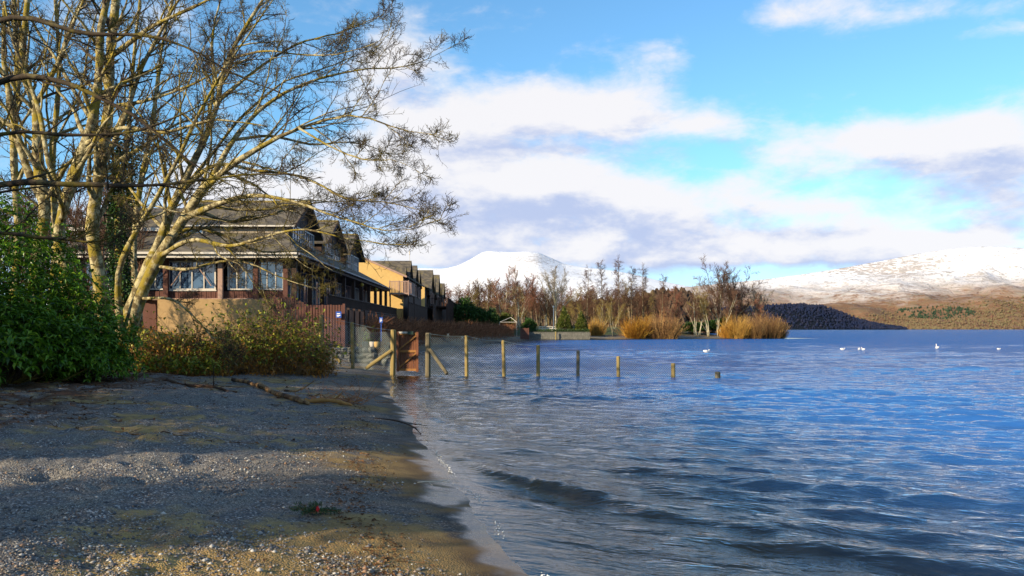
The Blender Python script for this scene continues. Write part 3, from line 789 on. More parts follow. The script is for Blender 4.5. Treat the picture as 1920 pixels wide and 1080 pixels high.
build_limb_tree('sycamore_tree', 'large many-stemmed bare sycamore leaning right over the beach', (-11.1, 24.2), hero, 11, 1.55, jitter=0.06, droop=0.05, l1=(0.34, 7))

T2 = [[(196, 640, 27, .36), (186, 520, 27, .30), (172, 430, 27, .27), (186, 320, 27, .24), (200, 210, 27, .22), (204, 110, 27, .19), (212, 0, 27, .16), (222, -140, 27, .10)],
      [(186, 320, 27, .13), (230, 230, 26.6, .11), (262, 130, 26.4, .09), (320, 20, 26.2, .06), (380, -60, 26, .03)],
      [(196, 260, 27, .12), (150, 190, 27.5, .09), (110, 110, 28, .07), (60, 30, 28.5, .05)],
      [(204, 110, 27, .12), (270, 60, 26, .085), (350, 20, 25, .06), (440, -20, 24.5, .03)],
      [(200, 200, 27, .09), (270, 190, 26.4, .07), (360, 160, 25.8, .05), (450, 120, 25.4, .03), (540, 110, 25, .015)]]
build_limb_tree('sycamore_tree', 'straight pale-barked bare tree with thick upright trunk behind the leaning sycamore', (-12.9, 27), T2, 21, 1.05)
T3 = [[(140, 640, 25.5, .32), (124, 520, 25.5, .27), (112, 430, 25.5, .24), (140, 330, 25.5, .22), (172, 240, 25.5, .20), (190, 150, 25.5, .17), (196, 50, 25.5, .14), (230, -80, 25.5, .08)],
      [(124, 400, 25.5, .13), (90, 300, 25.8, .10), (70, 200, 26, .085), (30, 100, 26.3, .06), (0, 0, 26.5, .04)],
      [(160, 270, 25.5, .10), (230, 240, 24.6, .08), (310, 250, 24, .06), (400, 230, 23.4, .04), (500, 245, 23, .02)]]
build_limb_tree('sycamore_tree', 'pale bare tree with a kinked trunk rising beside the green rhododendron', (-13.1, 25.5), T3, 31, 1.05)
T4 = [[(60, 620, 28, .34), (72, 480, 28, .28), (84, 390, 28, .25), (70, 300, 28, .22), (66, 200, 28, .20), (40, 120, 28, .16), (52, 0, 28, .12), (60, -100, 28, .07)],
      [(84, 390, 28, .18), (46, 300, 28, .16), (22, 200, 28, .14), (8, 100, 28, .11), (16, 0, 28, .08)],
      [(66, 200, 28, .12), (110, 110, 27.6, .09), (140, 20, 27.4, .06), (180, -60, 27, .03)],
      [(40, 250, 28, .10), (-20, 200, 28, .08), (-60, 120, 28, .05)]]
build_limb_tree('sycamore_tree', 'forked yellow-barked bare tree at the far left of the bank', (-15.6, 28), T4, 41, 1.05)
# nearer tree whose boughs reach in from the left, outside the picture
for (bx, by, lab, lim, sd0) in [
    (-17.3, 31, 'slender yellow-lit bare stem at the extreme left edge', [[(20, 620, 31, .22), (34, 450, 31, .19), (26, 300, 31, .16), (34, 150, 31, .13), (28, 0, 31, .10), (30, -90, 31, .06)], [(30, 250, 31, .08), (90, 150, 30.5, .06), (130, 40, 30, .04), (160, -40, 30, .02)]], 61),
    (-16.4, 32, 'slender bare stem between the forked tree and the kinked trunk', [[(96, 620, 32, .20), (104, 450, 32, .17), (100, 300, 32, .15), (112, 150, 32, .12), (106, 0, 32, .09), (110, -90, 32, .05)], [(102, 270, 32, .07), (150, 170, 31.5, .055), (170, 60, 31, .04), (200, -30, 31, .02)]], 62),
    (-14.3, 31, 'slender bare stem right of the ivy-covered trunk', [[(262, 620, 31, .17), (250, 480, 31, .15), (262, 340, 31, .13), (285, 210, 31, .11), (300, 80, 31, .08), (330, -60, 31, .05)], [(270, 300, 31, .06), (330, 220, 30.6, .05), (370, 120, 30.2, .035), (420, 20, 30, .02)]], 63)]:
    build_limb_tree('sycamore_tree', lab, (bx, by), lim, sd0, 1.1)
T5 = [[(-330, 760, 15, .30), (-300, 560, 15, .26), (-270, 360, 15, .22), (-240, 150, 15, .17), (-210, -60, 15, .10)],
      [(-290, 480, 15, .13), (-150, 400, 14.6, .10), (0, 345, 14.4, .07), (140, 345, 14.2, .055), (280, 345, 14.2, .04), (420, 322, 14.2, .025), (545, 312, 14.2, .012)],
      [(-270, 330, 15, .12), (-120, 220, 14.8, .09), (20, 142, 14.6, .065), (130, 150, 14.5, .05), (250, 205, 14.4, .035), (360, 290, 14.4, .02), (440, 330, 14.4, .01)],
      [(-250, 220, 15, .11), (-120, 100, 15, .085), (20, 30, 15, .06), (150, 60, 15, .048), (300, 70, 15, .035), (430, 130, 15, .022), (540, 170, 15, .01)],
      [(-280, 420, 15, .10), (-140, 330, 15.6, .075), (0, 250, 16, .055), (130, 250, 16.2, .042), (260, 240, 16.4, .03), (400, 180, 16.6, .018), (480, 150, 16.6, .008)],
      [(-290, 500, 15, .08), (-160, 470, 14, .06), (-20, 440, 13.6, .045), (80, 450, 13.5, .033), (180, 460, 13.4, .02), (260, 440, 13.4, .01)]]
build_limb_tree('sycamore_tree', 'bare tree standing outside the left edge with dark boughs reaching across', (-12.1, 15), T5, 51, 1.05, l1=(0.28, 6), fine=True, mats=(TWIG, TWIG))

# ivy on one trunk
IVY = leaf_mat('ivy_leaf', (0.012, 0.03, 0.008), (0.03, 0.075, 0.014), (0.09, 0.16, 0.03), 0.35, 0.5)
r = np.random.default_rng(5)
ivp, ivr = px_limb([(238, 620, 28.5, .2), (226, 520, 28.5, .18), (222, 430, 28.5, .17), (228, 350, 28.5, .14), (240, 250, 28.5, .11), (250, 120, 28.5, .08), (262, 0, 28.5, .05)], 26)
org = np.array([ivp[0, 0], ivp[0, 1], gz(ivp[0, 0], ivp[0, 1]) - 0.2]); ivp = ivp - org; ivp[0, 2] = 0.0
root = empty('ivy_covered_tree', 'slim bare trunk wrapped in dark green ivy, left of the hotel', 'tree', org, group='bare trees on the bank')
tb = MB(); tb.tubes(ivp, ivr, 8); tb.build('trunk', BARK, root, True)
P1, R1 = spawn(ivp[None], ivr[None], 16, 0.45, 1.0, (0.6, 0.2), 0.22, 0.5, 8, 0.1, 0.03, r, 0.3, 0, 0.008)
P2, R2 = spawn(P1, R1, 6, 0.2, 1, (0.7, 0.2), 0.45, 0.6, 6, 0.12, 0.03, r, 0.4, 0, 0.005, 0.3)
P3, R3 = spawn(P2, R2, 5, 0.2, 1, (0.7, 0.2), 0.45, 0.7, 4, 0.12, 0.03, r, 0.5, 0, 0.004, 0.2)
wb = MB(); wb.tubes(P1, R1, 5).tubes(P2, R2, 4, cap=False).tubes(P3, R3, 3, cap=False); kind(wb.build('crown', TWIG, root), 'stuff')
lb = MB(); M = 4200
k = (r.random(M) ** 1.1 * 16).astype(int); c = ivp[k] + (ivp[k + 1] - ivp[k]) * r.random((M, 1))
th = r.random(M) * 6.283; rad = 0.16 + 0.45 * r.random(M) ** 2 * (0.6 + 0.8 * vnoise(k * 0.6, th * 0.9, 4))
c = c + np.stack([np.cos(th) * rad, np.sin(th) * rad, r.normal(0, 0.1, M)], -1)
leaves(lb, c, np.stack([np.cos(th), np.sin(th), r.normal(-0.3, 0.4, M)], -1), 0.09 + 0.06 * r.random(M), 0.08 + 0.04 * r.random(M), r)
kind(lb.build('ivy_leaves', IVY, root), 'stuff')

# ------------------------------------------------------------------ rhododendron and undergrowth
RHODO = leaf_mat('rhododendron_leaf', (0.016, 0.055, 0.006), (0.10, 0.23, 0.012), (0.28, 0.42, 0.03), 0.35, 0.4, 0.3)


def rhododendron_mesh(seed, rx, ry, h, nwh):
    """whorls of long leaves over a lumpy mound; returns leaf mesh, stem mesh"""
    r = np.random.default_rng(seed)
    lb = MB(); sb = MB()
    th = r.random(nwh) * 6.283; v = r.random(nwh); ph = np.arccos(1 - v * 0.98)   # 0 at top
    lob = 1 + 0.42 * vnoise(th * 1.6 + 10, ph * 2.6, seed) + 0.3 * vnoise(th * 4 + 3, ph * 5, seed + 1)
    rad = (0.55 + 0.45 * r.random(nwh) ** 0.35) * lob
    C = np.stack([rx * rad * np.sin(ph) * np.cos(th), ry * rad * np.sin(ph) * np.sin(th), h * np.clip(rad * np.cos(ph), 0.0, 2) + 0.12 + 0.25 * r.random(nwh)], -1)
    outd = unit(np.stack([np.cos(th) * np.sin(ph), np.sin(th) * np.sin(ph), 0.55 + np.cos(ph)], -1) + r.normal(0, 0.3, (nwh, 3)))
    per = 7
    ci = np.repeat(np.arange(nwh), per); K = len(ci)
    side = unit(np.cross(outd[ci], r.normal(0, 1, (K, 3))))
    D = side * 1.0 + outd[ci] * r.uniform(-0.1, 0.7, (K, 1)); D[:, 2] -= 0.12
    leaves(lb, C[ci] + D * 0.015, D, 0.12 + 0.09 * r.random(K), 0.045 + 0.025 * r.random(K), r, 0.2, 0.25)
    ns = max(30, nwh // 14); s = r.integers(0, nwh, ns)
    base = np.stack([C[s, 0] * 0.18, C[s, 1] * 0.18, np.zeros(ns)], -1)
    mid = base * 0.4 + C[s] * 0.6 + r.normal(0, 0.12, (ns, 3)); mid[:, 2] = np.maximum(mid[:, 2] * 0.75, 0.1)
    P = np.stack([base, (base + mid) / 2 + r.normal(0, .06, (ns, 3)), mid, C[s]], 1); P[:, 1:, 2] = np.maximum(P[:, 1:, 2], .05)
    sb.tubes(P, np.tile(np.array([.03, .022, .014, .007]), (ns, 1)), 4, cap=False)
    return lb, sb


RB = []
for sd_, (rx, ry, h, nw) in enumerate([(2.4, 2.0, 3.6, 2100), (2.0, 2.0, 2.4, 1500), (1.5, 1.4, 1.7, 900)]):
    lb, sb = rhododendron_mesh(70 + sd_, rx, ry, h, nw)
    RB.append((lb.mesh('foliage'), sb.mesh('stems')))


def rhodo(k, x, y, rz, scale, label, name='rhododendron_bush', group='rhododendrons on the bank'):
    z = gz(x, y) - 0.05
    root = empty(name, label, 'shrub', (x, y, z), rz, group)
    root.scale = scale if hasattr(scale, '__len__') else (scale,) * 3
    kind(link('foliage', RB[k][0], RHODO, root), 'stuff'); link('stems', RB[k][1], TWIG, root)
    return root


rhodo(0, -12.3, 20.3, 0.3, (0.95, 0.95, 1.08), 'tallest glossy green rhododendron at the left edge of the beach')
rhodo(1, -10.9, 20.3, 1.7, 0.85, 'glossy green rhododendron in front of the pale kinked trunk')
rhodo(2, -10.0, 19.9, 2.9, 0.72, 'low green rhododendron lobe nearest the bramble thicket')
rhodo(2, -11.0, 18.5, 0.9, 1.1, 'low rhododendron lobe spilling onto the beach at the left edge')
rhodo(1, -13.4, 18.0, 4.2, 1.1, 'rhododendron rising behind the low lobe at the far left edge')
# unseen evergreens added up-sun on the left, stretched and spaced to shade the beach
for (x, y, k, rz, s_, lab) in [(-15.2, 14.6, 0, 1.0, (1.0, 0.9, 0.75), 'unseen evergreen in the added shade row, nearest the rhododendrons in view'),
                             (-15.0, 10.9, 0, 2.2, (1.2, 1.1, 1.8), 'unseen evergreen in the added shade row, second along the bank'),
                             (-15.0, 7.4, 0, 3.1, (1.1, 0.9, 1.8), 'unseen evergreen in the added shade row, third along the bank'),
                             (-14.6, 3.3, 0, 1.5, (1.0, 1.0, 1.85), 'unseen evergreen in the added shade row, fourth along the bank'),
                             (-14.6, -2.6, 0, 0.1, (1.0, 0.5, 1.75), 'unseen evergreen in the added shade row, beside the photographer'),
                             (-14.0, -6.5, 1, 0.4, (1.0, 0.9, 1.2), 'unseen evergreen in the added shade row, behind the photographer')]:
    rhodo(k, x, y, rz, s_, lab)

BRAM = leaf_mat('bramble_leaf', (0.05, 0.075, 0.008), (0.22, 0.25, 0.018), (0.46, 0.40, 0.04), 0.5, 0.4, 0.2)
DEAD = leaf_mat('dead_bracken', (0.14, 0.055, 0.012), (0.38, 0.17, 0.03), (0.50, 0.28, 0.06), 0.8, 0.1, 0.2)
CANE = plain('bramble_cane', (0.22, 0.13, 0.055), 0.8, 0.4, 4.0)


def bramble(x, y, rx, ry, h, seed, label, green=0.6, group='bramble thickets below the hotel', nst=420):
    r = np.random.default_rng(seed); z = gz(x, y) - 0.05
    root = empty('bramble_bush', label, 'shrub', (x, y, z), 0, group)
    a = r.random(nst) * 6.283; q = np.sqrt(r.random(nst))
    base = np.stack([rx * q * np.cos(a), ry * q * np.sin(a), np.zeros(nst)], -1)
    dom = np.sqrt(np.clip(1 - q ** 2, 0.06, 1)) * (0.75 + 0.6 * (vnoise(base[:, 0] * 0.9 + seed, base[:, 1] * 0.9, seed) + 0.3))
    L = h * dom * (0.9 + 0.5 * r.random(nst))
    D = np.stack([0.5 * np.cos(a) * q, 0.5 * np.sin(a) * q, np.full(nst, 1.0)], -1) + r.normal(0, 0.22, (nst, 3))
    P, R = grow(base, D, L, np.full(nst, .009), np.full(nst, .004), 8, 0.16, 0.02, r, 0.42)
    sb = MB(); sb.tubes(P, R, 3, cap=False)
    P2, R2 = spawn(P, R, 5, 0.25, 1, (0.8, 0.3), 0.4, 0.8, 3, 0.2, 0.0, r, 0.6, 0.1, 0.004, 0.15)
    sb.tubes(P2, R2, 3, cap=False)
    sb.build('stems', CANE, root)
    allp = np.concatenate([P[:, 3:].reshape(-1, 3), P2[:, 1:].reshape(-1, 3)])
    hh = allp[:, 2] / h
    gsel = r.random(len(allp)) < green * sstep(hh, 0.1, 0.5)
    gp = allp[gsel]; c = gp + r.normal(0, 0.08, gp.shape); c[:, 2] = np.maximum(c[:, 2], 0.05)
    lb = MB(); K = len(c); leaves(lb, c, r.normal(0, 1, (K, 3)) + np.array([0, 0, .3]), 0.09 + 0.08 * r.random(K), 0.06 + 0.04 * r.random(K), r)
    kind(lb.build('green_leaves', BRAM, root), 'stuff')
    dsel = (~gsel) & (r.random(len(allp)) < 0.55)
    c = allp[dsel] + r.normal(0, 0.07, (dsel.sum(), 3)); c[:, 2] = np.maximum(c[:, 2], 0.04)
    lb = MB(); K = len(c); leaves(lb, c, r.normal(0, 1, (K, 3)) - np.array([0, 0, .3]), 0.08 + 0.08 * r.random(K), 0.03 + 0.03 * r.random(K), r)
    kind(lb.build('dead_leaves', DEAD, root), 'stuff')
    return root


bramble(-10.2, 25.6, 1.5, 1.2, 1.4, 1, 'rust-brown and green bramble mound right of the leaning sycamore', 0.3)
bramble(-8.9, 26.3, 1.4, 1.1, 1.6, 2, 'yellow-green bramble bush in the middle of the thicket', 0.55)
bramble(-7.7, 27.4, 1.15, 1.0, 2.1, 3, 'tallest leafy bramble bush below the hotel deck', 0.75)
bramble(-6.95, 28.4, .7, .8, 1.1, 4, 'brown twiggy bramble beside the first fence post', 0.3, nst=300)
bramble(-11.6, 26.4, 1.2, 1.0, 1.3, 5, 'dark bramble behind the base of the leaning sycamore', 0.4, nst=260)
bramble(-9.4, 24.4, 1.2, 0.6, 0.5, 6, 'low dark green trailing bramble along the beach edge', 0.8, nst=260)

# ------------------------------------------------------------------ the lakeside hotel
m, N, bs, out = material('slate_roof')
tcn = N.n('ShaderNodeTexCoord'); v = tcn.outputs['Object']; sp_n = N.n('ShaderNodeSeparateXYZ'); N.put(sp_n.inputs[0], v)
course = N.m('FRACT', N.m('MULTIPLY', sp_n.outputs[2], 5.5)); row = N.m('FLOOR', N.m('MULTIPLY', sp_n.outputs[2], 5.5))
cmb = N.n('ShaderNodeCombineXYZ'); N.put(cmb.inputs[0], N.m('FLOOR', N.m('MULTIPLY', N.m('ADD', N.m('ADD', sp_n.outputs[0], sp_n.outputs[1]), N.m('MULTIPLY', row, 0.17)), 3.2))); N.put(cmb.inputs[1], row)
wn_ = N.n('ShaderNodeTexWhiteNoise'); N.put(wn_.inputs['Vector'], cmb.outputs[0])
c = N.ramp(wn_.outputs['Value'], [(0.0, (0.055, 0.048, 0.040)), (0.6, (0.095, 0.080, 0.062)), (1.0, (0.14, 0.115, 0.08))])
c = N.mix(N.smooth(N.noise(v, 0.9, 5, 0.65), 0.5, 0.68), c, (0.15, 0.12, 0.045, 1))
N.put(bs.inputs['Base Color'], c); bs.inputs['Roughness'].default_value = 0.9
b_n = N.n('ShaderNodeBump'); b_n.inputs['Strength'].default_value = 0.8; b_n.inputs['Distance'].default_value = 0.04
N.put(b_n.inputs['Height'], N.m('ADD', course, N.m('MULTIPLY', wn_.outputs['Value'], 0.4))); N.put(bs.inputs['Normal'], b_n.outputs[0])
SLATE = m
TIMBER = plain('dark_timber', (0.050, 0.028, 0.020), 0.8, 0.35, 6.0, 0.3, 30.0, streak=(3, 3, 0.4))
REDWOOD = plain('red_brown_timber', (0.105, 0.043, 0.031), 0.8, 0.35, 5.0, 0.3, 30.0, streak=(3, 3, 0.4))
PALEWOOD = plain('weathered_timber', (0.34, 0.22, 0.17), 0.8, 0.3, 5.0, 0.2, 30.0, streak=(3, 3, 0.4))
RENDER = plain('ochre_render', (0.55, 0.36, 0.13), 0.95, 0.14, 3.0, 0.3, 60.0)
TANREND = plain('tan_render', (0.36, 0.235, 0.11), 0.95, 0.2, 2.0, 0.4, 40.0)
GREYREND = plain('grey_brown_render', (0.30, 0.25, 0.19), 0.95, 0.2, 2.0, 0.4, 40.0)
WHITE = plain('white_paint', (0.52, 0.48, 0.42), 0.6, 0.1, 3.0)
DARKIN = plain('dark_interior', (0.018, 0.020, 0.026), 0.9, 0.3, 2.0)
LAMPY = plain('brass_lamp', (0.45, 0.30, 0.04), 0.5, 0.1, 3.0)
GUTTER = plain('grey_gutter', (0.20, 0.20, 0.22), 0.5, 0.1, 3.0)
m, N, bs, out = material('window_glass')
bs.inputs['Base Color'].default_value = (0.02, 0.045, 0.09, 1); bs.inputs['Roughness'].default_value = 0.03; bs.inputs['Specular IOR Level'].default_value = 1.0
bs.inputs['IOR'].default_value = 1.7
GLASS = m


def part(name, mat, parent, fn, smooth=False):
    mb = MB(); fn(mb); return mb.build(name, mat, parent, smooth)


def window(parent, axis, c0, c1, z0, z1, d, nv=1, nh=1, fw=0.07, fmat=None, depth=0.08, sill=False):
    """glazed window in the plane axis = d; c0..c1 along the other axis. axis 'y': faces -y; axis 'x': faces +x"""
    fmat = fmat or WHITE
    def put(mb, a0, a1, b0, b1, q0, q1):
        if axis == 'y': mb.box(a0, a1, d - q1, d - q0, b0, b1)
        else: mb.box(d + q0, d + q1, a0, a1, b0, b1)
    g = MB(); put(g, c0 + fw * .5, c1 - fw * .5, z0 + fw * .5, z1 - fw * .5, 0.004, 0.02)
    f = MB()
    put(f, c0, c0 + fw, z0, z1, 0.0, depth); put(f, c1 - fw, c1, z0, z1, 0.0, depth)
    put(f, c0 + fw, c1 - fw, z0, z0 + fw, 0.0, depth); put(f, c0 + fw, c1 - fw, z1 - fw, z1, 0.0, depth)
    for i in range(1, nv):
        x = c0 + (c1 - c0) * i / nv; put(f, x - fw * .35, x + fw * .35, z0 + fw, z1 - fw, 0.0, depth * .85)
    for i in range(1, nh):
        z = z0 + (z1 - z0) * i / nh; put(f, c0 + fw, c1 - fw, z - fw * .3, z + fw * .3, 0.0, depth * .7)
    o = f.build('window', fmat, parent); g.build('pane', GLASS, o)
    if sill:
        s = MB(); put(s, c0 - .06, c1 + .06, z0 - .07, z0 - .002, 0.0, depth + .10); s.build('sill', WHITE, o)
    return o


def gable_roof(parent, x0, x1, yc, hw, ze, zr, th=0.14, over=0.35):
    """two slopes with the ridge along x"""
    s = (zr - ze) / hw
    mb = MB(); nx = max(1, int(round((x1 - x0) / 0.9)))
    for sg in (-1, 1):
        e = hw + over; zb = zr - s * e
        pts = [(x0, yc, zr), (x0, yc + sg * e, zb), (x0, yc + sg * e, zb - th), (x0, yc, zr - th)]
        if sg > 0: pts = pts[::-1]
        mb.prism(pts, (x1 - x0, 0, 0))
    return mb.build('roof', SLATE, parent)


hx, hy = -12.6, 50.2
hotel = empty('lakeside_hotel', 'dark timber hotel with three slate gables and a glazed veranda facing the lake', 'building', (hx, hy, 0), 0.020)
GZ0 = 1.0
# masonry and core
part('plinth', TANREND, hotel, lambda b: b.box(-8.6, -1.1, 1.05, 6, GZ0, 3.60))
part('plinth', REDWOOD, hotel, lambda b: b.box(-13.6, -8.62, 1.6, 6, GZ0, 3.60))
part('core', DARKIN, hotel, lambda b: b.box(-14, -2.2, 2.6, 43, GZ0, 6.35))
part('deck', TIMBER, hotel, lambda b: b.box(-2.2, 0.75, 5.6, 44.5, 3.05, 3.20))
# hipped veranda roof
z0, z1 = 6.30, 7.25
part('veranda_roof', SLATE, hotel, lambda b: b.add(
    [(0, 0, z0), (0, 44.6, z0), (-1.75, 44.6, z1), (-1.75, 4.2, 7.95), (-14, 0, z0), (-14, 4.2, 7.95), (0, 0, z0 - .12), (0, 44.6, z0 - .12), (-14, 0, z0 - .12), (-1.75, 44.6, z0 - .12)],
    [[0, 1, 2, 3], [0, 3, 5, 4], [0, 6, 7, 1], [4, 8, 6, 0], [6, 8, 9, 7], [1, 7, 9, 2]]))
part('fascia', WHITE, hotel, lambda b: (b.box(-13.9, -0.05, -0.06, -0.003, z0 - .10, z0 + .03), b.box(-13.9, -0.05, 0.12, 0.16, z0 - .30, z0 - .125)))
part('gutter', GUTTER, hotel, lambda b: b.tubes(np.array([[(0.07, y, z0 - .06) for y in np.linspace(0, 44.6, 12)]]), np.full((1, 12), .07), 6))
part('soffit', TIMBER, hotel, lambda b: (b.box(-13.8, -0.1, 0.2, 2.5, z0 - .34, z0 - .16), b.box(-2.2, -0.1, 2.52, 44.4, z0 - .34, z0 - .16)))
# near glazed front
zs, zh = 4.16, 5.92
xs = [(-13.3, -9.9, 3), (-9.55, -8.2, 2), (-8.12, -5.25, 4), (-4.55, -2.9, 3), (-2.7, -1.15, 3)]
for i, (a, b_, nv) in enumerate(xs):
    window(hotel, 'y', a, b_, zs, zh, 1.5, nv, 1, 0.09, WHITE, 0.09, sill=(i in (0, 2)))
part('apron', REDWOOD, hotel, lambda b: [b.box(x, x + .125, 1.36 + (0.02 if k % 2 else 0), 1.5, 3.62, zs - .08) for k, x in enumerate(np.arange(-13.5, -1.2, .14))])['kind'] = 'stuff'
part('apron_rail', PALEWOOD, hotel, lambda b: b.box(-13.5, -1.15, 1.28, 1.35, 3.55, 3.66))
for x in (-13.45, -9.72, -8.16, -4.9, -2.8, -1.0):
    part('post', PALEWOOD if x in (-9.72, -4.9) else REDWOOD, hotel, lambda b: b.box(x - .14, x + .14, 1.1, 1.34, 3.6, z0 - .34))
part('wall', TIMBER, hotel, lambda b: b.box(-13.5, -1.1, 1.52, 2.58, zh + .01, z0 - .35))
# knee braces behind the near glass front
for x, s in ((-7.4, 1), (-5.9, -1)):
    part('brace', PALEWOOD, hotel, lambda b: b.bar((x - s * .45, 1.2, 4.4), (x + s * .45, 1.2, 5.7), .07, .05))
# lake side: posts, windows, lamps
for y in (1.2, 5.6, 9.6, 13.6, 18, 22.5, 27, 31.5, 36, 40, 44.2):
    part('post', TIMBER, hotel, lambda b: b.box(-.62, -.34, y - .14, y + .14, 3.2, z0 - .35))
k = 0
for y0_, y1_, nv in ((3.0, 5.2, 2), (5.9, 9.2, 3), (10, 13.2, 3), (14, 17.6, 3), (18.4, 22.1, 4), (22.9, 26.6, 4), (27.4, 31.1, 4), (31.9, 35.6, 4), (36.4, 39.6, 4), (40.4, 43.0, 3)):
    window(hotel, 'x', y0_, y1_, 3.4, 5.85, -2.18, nv, 1, 0.09, WHITE if k % 2 else PALEWOOD, 0.09); k += 1
for y in (26, 35):
    part('lamp', LAMPY, hotel, lambda b: b.tubes(np.array([[(-.3, y, 5.60), (-.3, y, 5.72), (-.3, y, 5.80), (-.3, y, 5.96)]]), np.array([[.06, .2, .2, .03]]), 10), True)
# upper storey
for gi_, yc in enumerate((8.0, 18.4, 28.2)):
    hw = 3.9; ze, zr = 8.55, 10.45; xf = -1.55; xb = -9.0 if gi_ == 0 else -8.0
    part('upper_wall', GREYREND if gi_ == 0 else TIMBER, hotel, lambda b: b.prism([(xf, yc - hw, 6.36), (xf, yc + hw, 6.36), (xf, yc + hw, ze), (xf, yc, zr - .16), (xf, yc - hw, ze)][::-1], (xb - xf, 0, 0)))
    part('gable_cladding', TIMBER, hotel, lambda b: [b.prism([(xf + .004, yc + u, max(6.9, 6.9)), (xf + .004, yc + u + .27, 6.9), (xf + .004, yc + u + .27, zr - .2 - (zr - ze) / hw * abs(u + .135) - .06), (xf + .004, yc + u, zr - .2 - (zr - ze) / hw * abs(u + .135) - .06)], (.045 + .012 * (j % 2), 0, 0)) for j, u in enumerate(np.arange(-hw + .05, hw - .2, .28))])['kind'] = 'stuff'
    gable_roof(hotel, xb - .2, xf + .55, yc, hw, ze, zr)
    part('ridge_tiles', plain('ridge_tile_%d' % gi_, (0.22, 0.17, 0.06), 0.9, 0.4, 4.0), hotel, lambda b: b.tubes(np.array([[(x, yc, zr + .01) for x in np.linspace(xb - .2, xf + .55, 14)]]), np.full((1, 14), .10), 6))
    for sgn in (-1, 1):
        part('bargeboard', TIMBER, hotel, lambda b: b.bar((xf + .58, yc, zr - .06), (xf + .58, yc + sgn * (hw + .35), ze - (zr - ze) / hw * .35 - .06), .05, .24))
    for w0, w1 in ((-3.2, -.25), (.25, 3.2)):
        window(hotel, 'x', yc + w0, yc + w1, 6.98, 8.55, xf + .06, 4, 2, 0.08, WHITE, 0.08)
# near upper flank: window strip, pale eave
part('eave_board', WHITE, hotel, lambda b: b.box(-9.1, -1.05, 3.66, 3.72, 8.27, 8.36))
for a, b_ in ((-8.6, -6.9),):
    window(hotel, 'y', a, b_, 7.55, 8.25, 4.08, 2, 1, 0.08, WHITE, 0.09, sill=True)
# lower left cross wing
part('wing_wall', REDWOOD, hotel, lambda b: b.box(-15, -9.05, 4.6, 14, 6.36, 8.4))
part('wing_roof', SLATE, hotel, lambda b: b.prism([(-15.4, 4.0, 8.2), (-15.4, 9.2, 10.2), (-15.4, 14.6, 8.2), (-15.4, 14.6, 8.06), (-15.4, 9.2, 10.06), (-15.4, 4.0, 8.06)][::-1], (6.2, 0, 0)))
part('wing_fascia', WHITE, hotel, lambda b: b.box(-15.3, -9.3, 3.93, 3.995, 8.0, 8.22))
for a in (-13.8, -11.4):
    window(hotel, 'y', a, a + 1.7, 6.95, 7.95, 4.58, 3, 1, 0.08, WHITE, 0.09, sill=True)
# deck railing and dark skirt on the lake side
part('deck_railing', TIMBER, hotel, lambda b: ([b.box(.66, .70, y, y + .07, 3.2, 4.02) for y in np.arange(5.7, 44.4, .24)], b.box(.60, .76, 5.6, 44.5, 4.02, 4.10), b.box(.62, .74, 5.6, 44.5, 3.28, 3.36)))['kind'] = 'stuff'
part('deck_skirt', TIMBER, hotel, lambda b: [b.box(.74 + .02 * (j % 2), .80 + .02 * (j % 2), y, y + .26, .5, 3.04) for j, y in enumerate(np.arange(5.6, 44.5, .28))])['kind'] = 'stuff'

# red-brown slatted screen in front of the deck, facing the beach
scr = empty('timber_screen_fence', 'red-brown vertical slat screen fence with a blue sign, at the hotel deck corner', 'fence', (-13.6, 47.0, 0), 0.02)
def screen(b):
    j = 0
    for x in np.arange(.6, 4.2, .155):
        top = 3.55 if x < 1.4 else 3.55 - .42 * sstep(x, 1.4, 2.4)
        zb = 1.0
        b.box(x, x + .115, 0.0 + .015 * (j % 2), .035 + .015 * (j % 2), zb, top + .05 * vnoise(np.array([x * 9.]), np.array([.5]), 3)[0]); j += 1
part('slats', REDWOOD, scr, screen)['kind'] = 'stuff'
for z in (1.4, 2.9):
    part('rail', REDWOOD, scr, lambda b: b.box(.55, 4.25, .055, .12, z, z + .1))
for x in (.45, 2.0, 4.25):
    part('post', REDWOOD, scr, lambda b: b.box(x, x + .13, .0, .14, .5, 3.62 if x < 2 else 3.2))
for y_ in (1.2, 3.2, 5.2, 7.2):
    part('post', TIMBER, scr, lambda b: b.box(4.28, 4.42, y_, y_ + .14, .5, 3.0))
part('return_slats', TIMBER, scr, lambda b: [b.box(4.3, 4.34, y_, y_ + .12, .6, 2.9) for y_ in np.arange(.2, 8.6, .18)])['kind'] = 'stuff'
BLUE = plain('blue_sign_paint', (0.022, 0.08, 0.36), 0.5, 0.1, 3.0); SIGNW = plain('sign_white', (0.8, 0.8, 0.82), 0.5, 0.05, 3.0)
def blue_sign(px, py, Y, w, h, label):
    p = at(px, py, Y)
    s = empty('notice_sign', label, 'sign', p - np.array([0, 0, h / 2]))
    part('board', BLUE, s, lambda b: b.box(-w / 2, w / 2, -.03, 0, 0, h))
    part('lettering', SIGNW, s, lambda b: (b.box(-w * .30, w * .28, -.036, -.031, h * .60, h * .72), b.box(-w * .33, w * .33, -.036, -.031, h * .32, h * .46), b.box(-w * .33, w * .10, -.036, -.031, h * .16, h * .23)))
    return s
blue_sign(635, 590, 46.9, .30, .34, 'blue notice with white lettering on the red-brown slat screen')
s2 = blue_sign(714.5, 600, 46, .18, .30, 'small blue sign on a thin blue post behind the gate')
part('post', BLUE, s2, lambda b: b.box(-.02, .02, .002, .03, -1.0, 0))

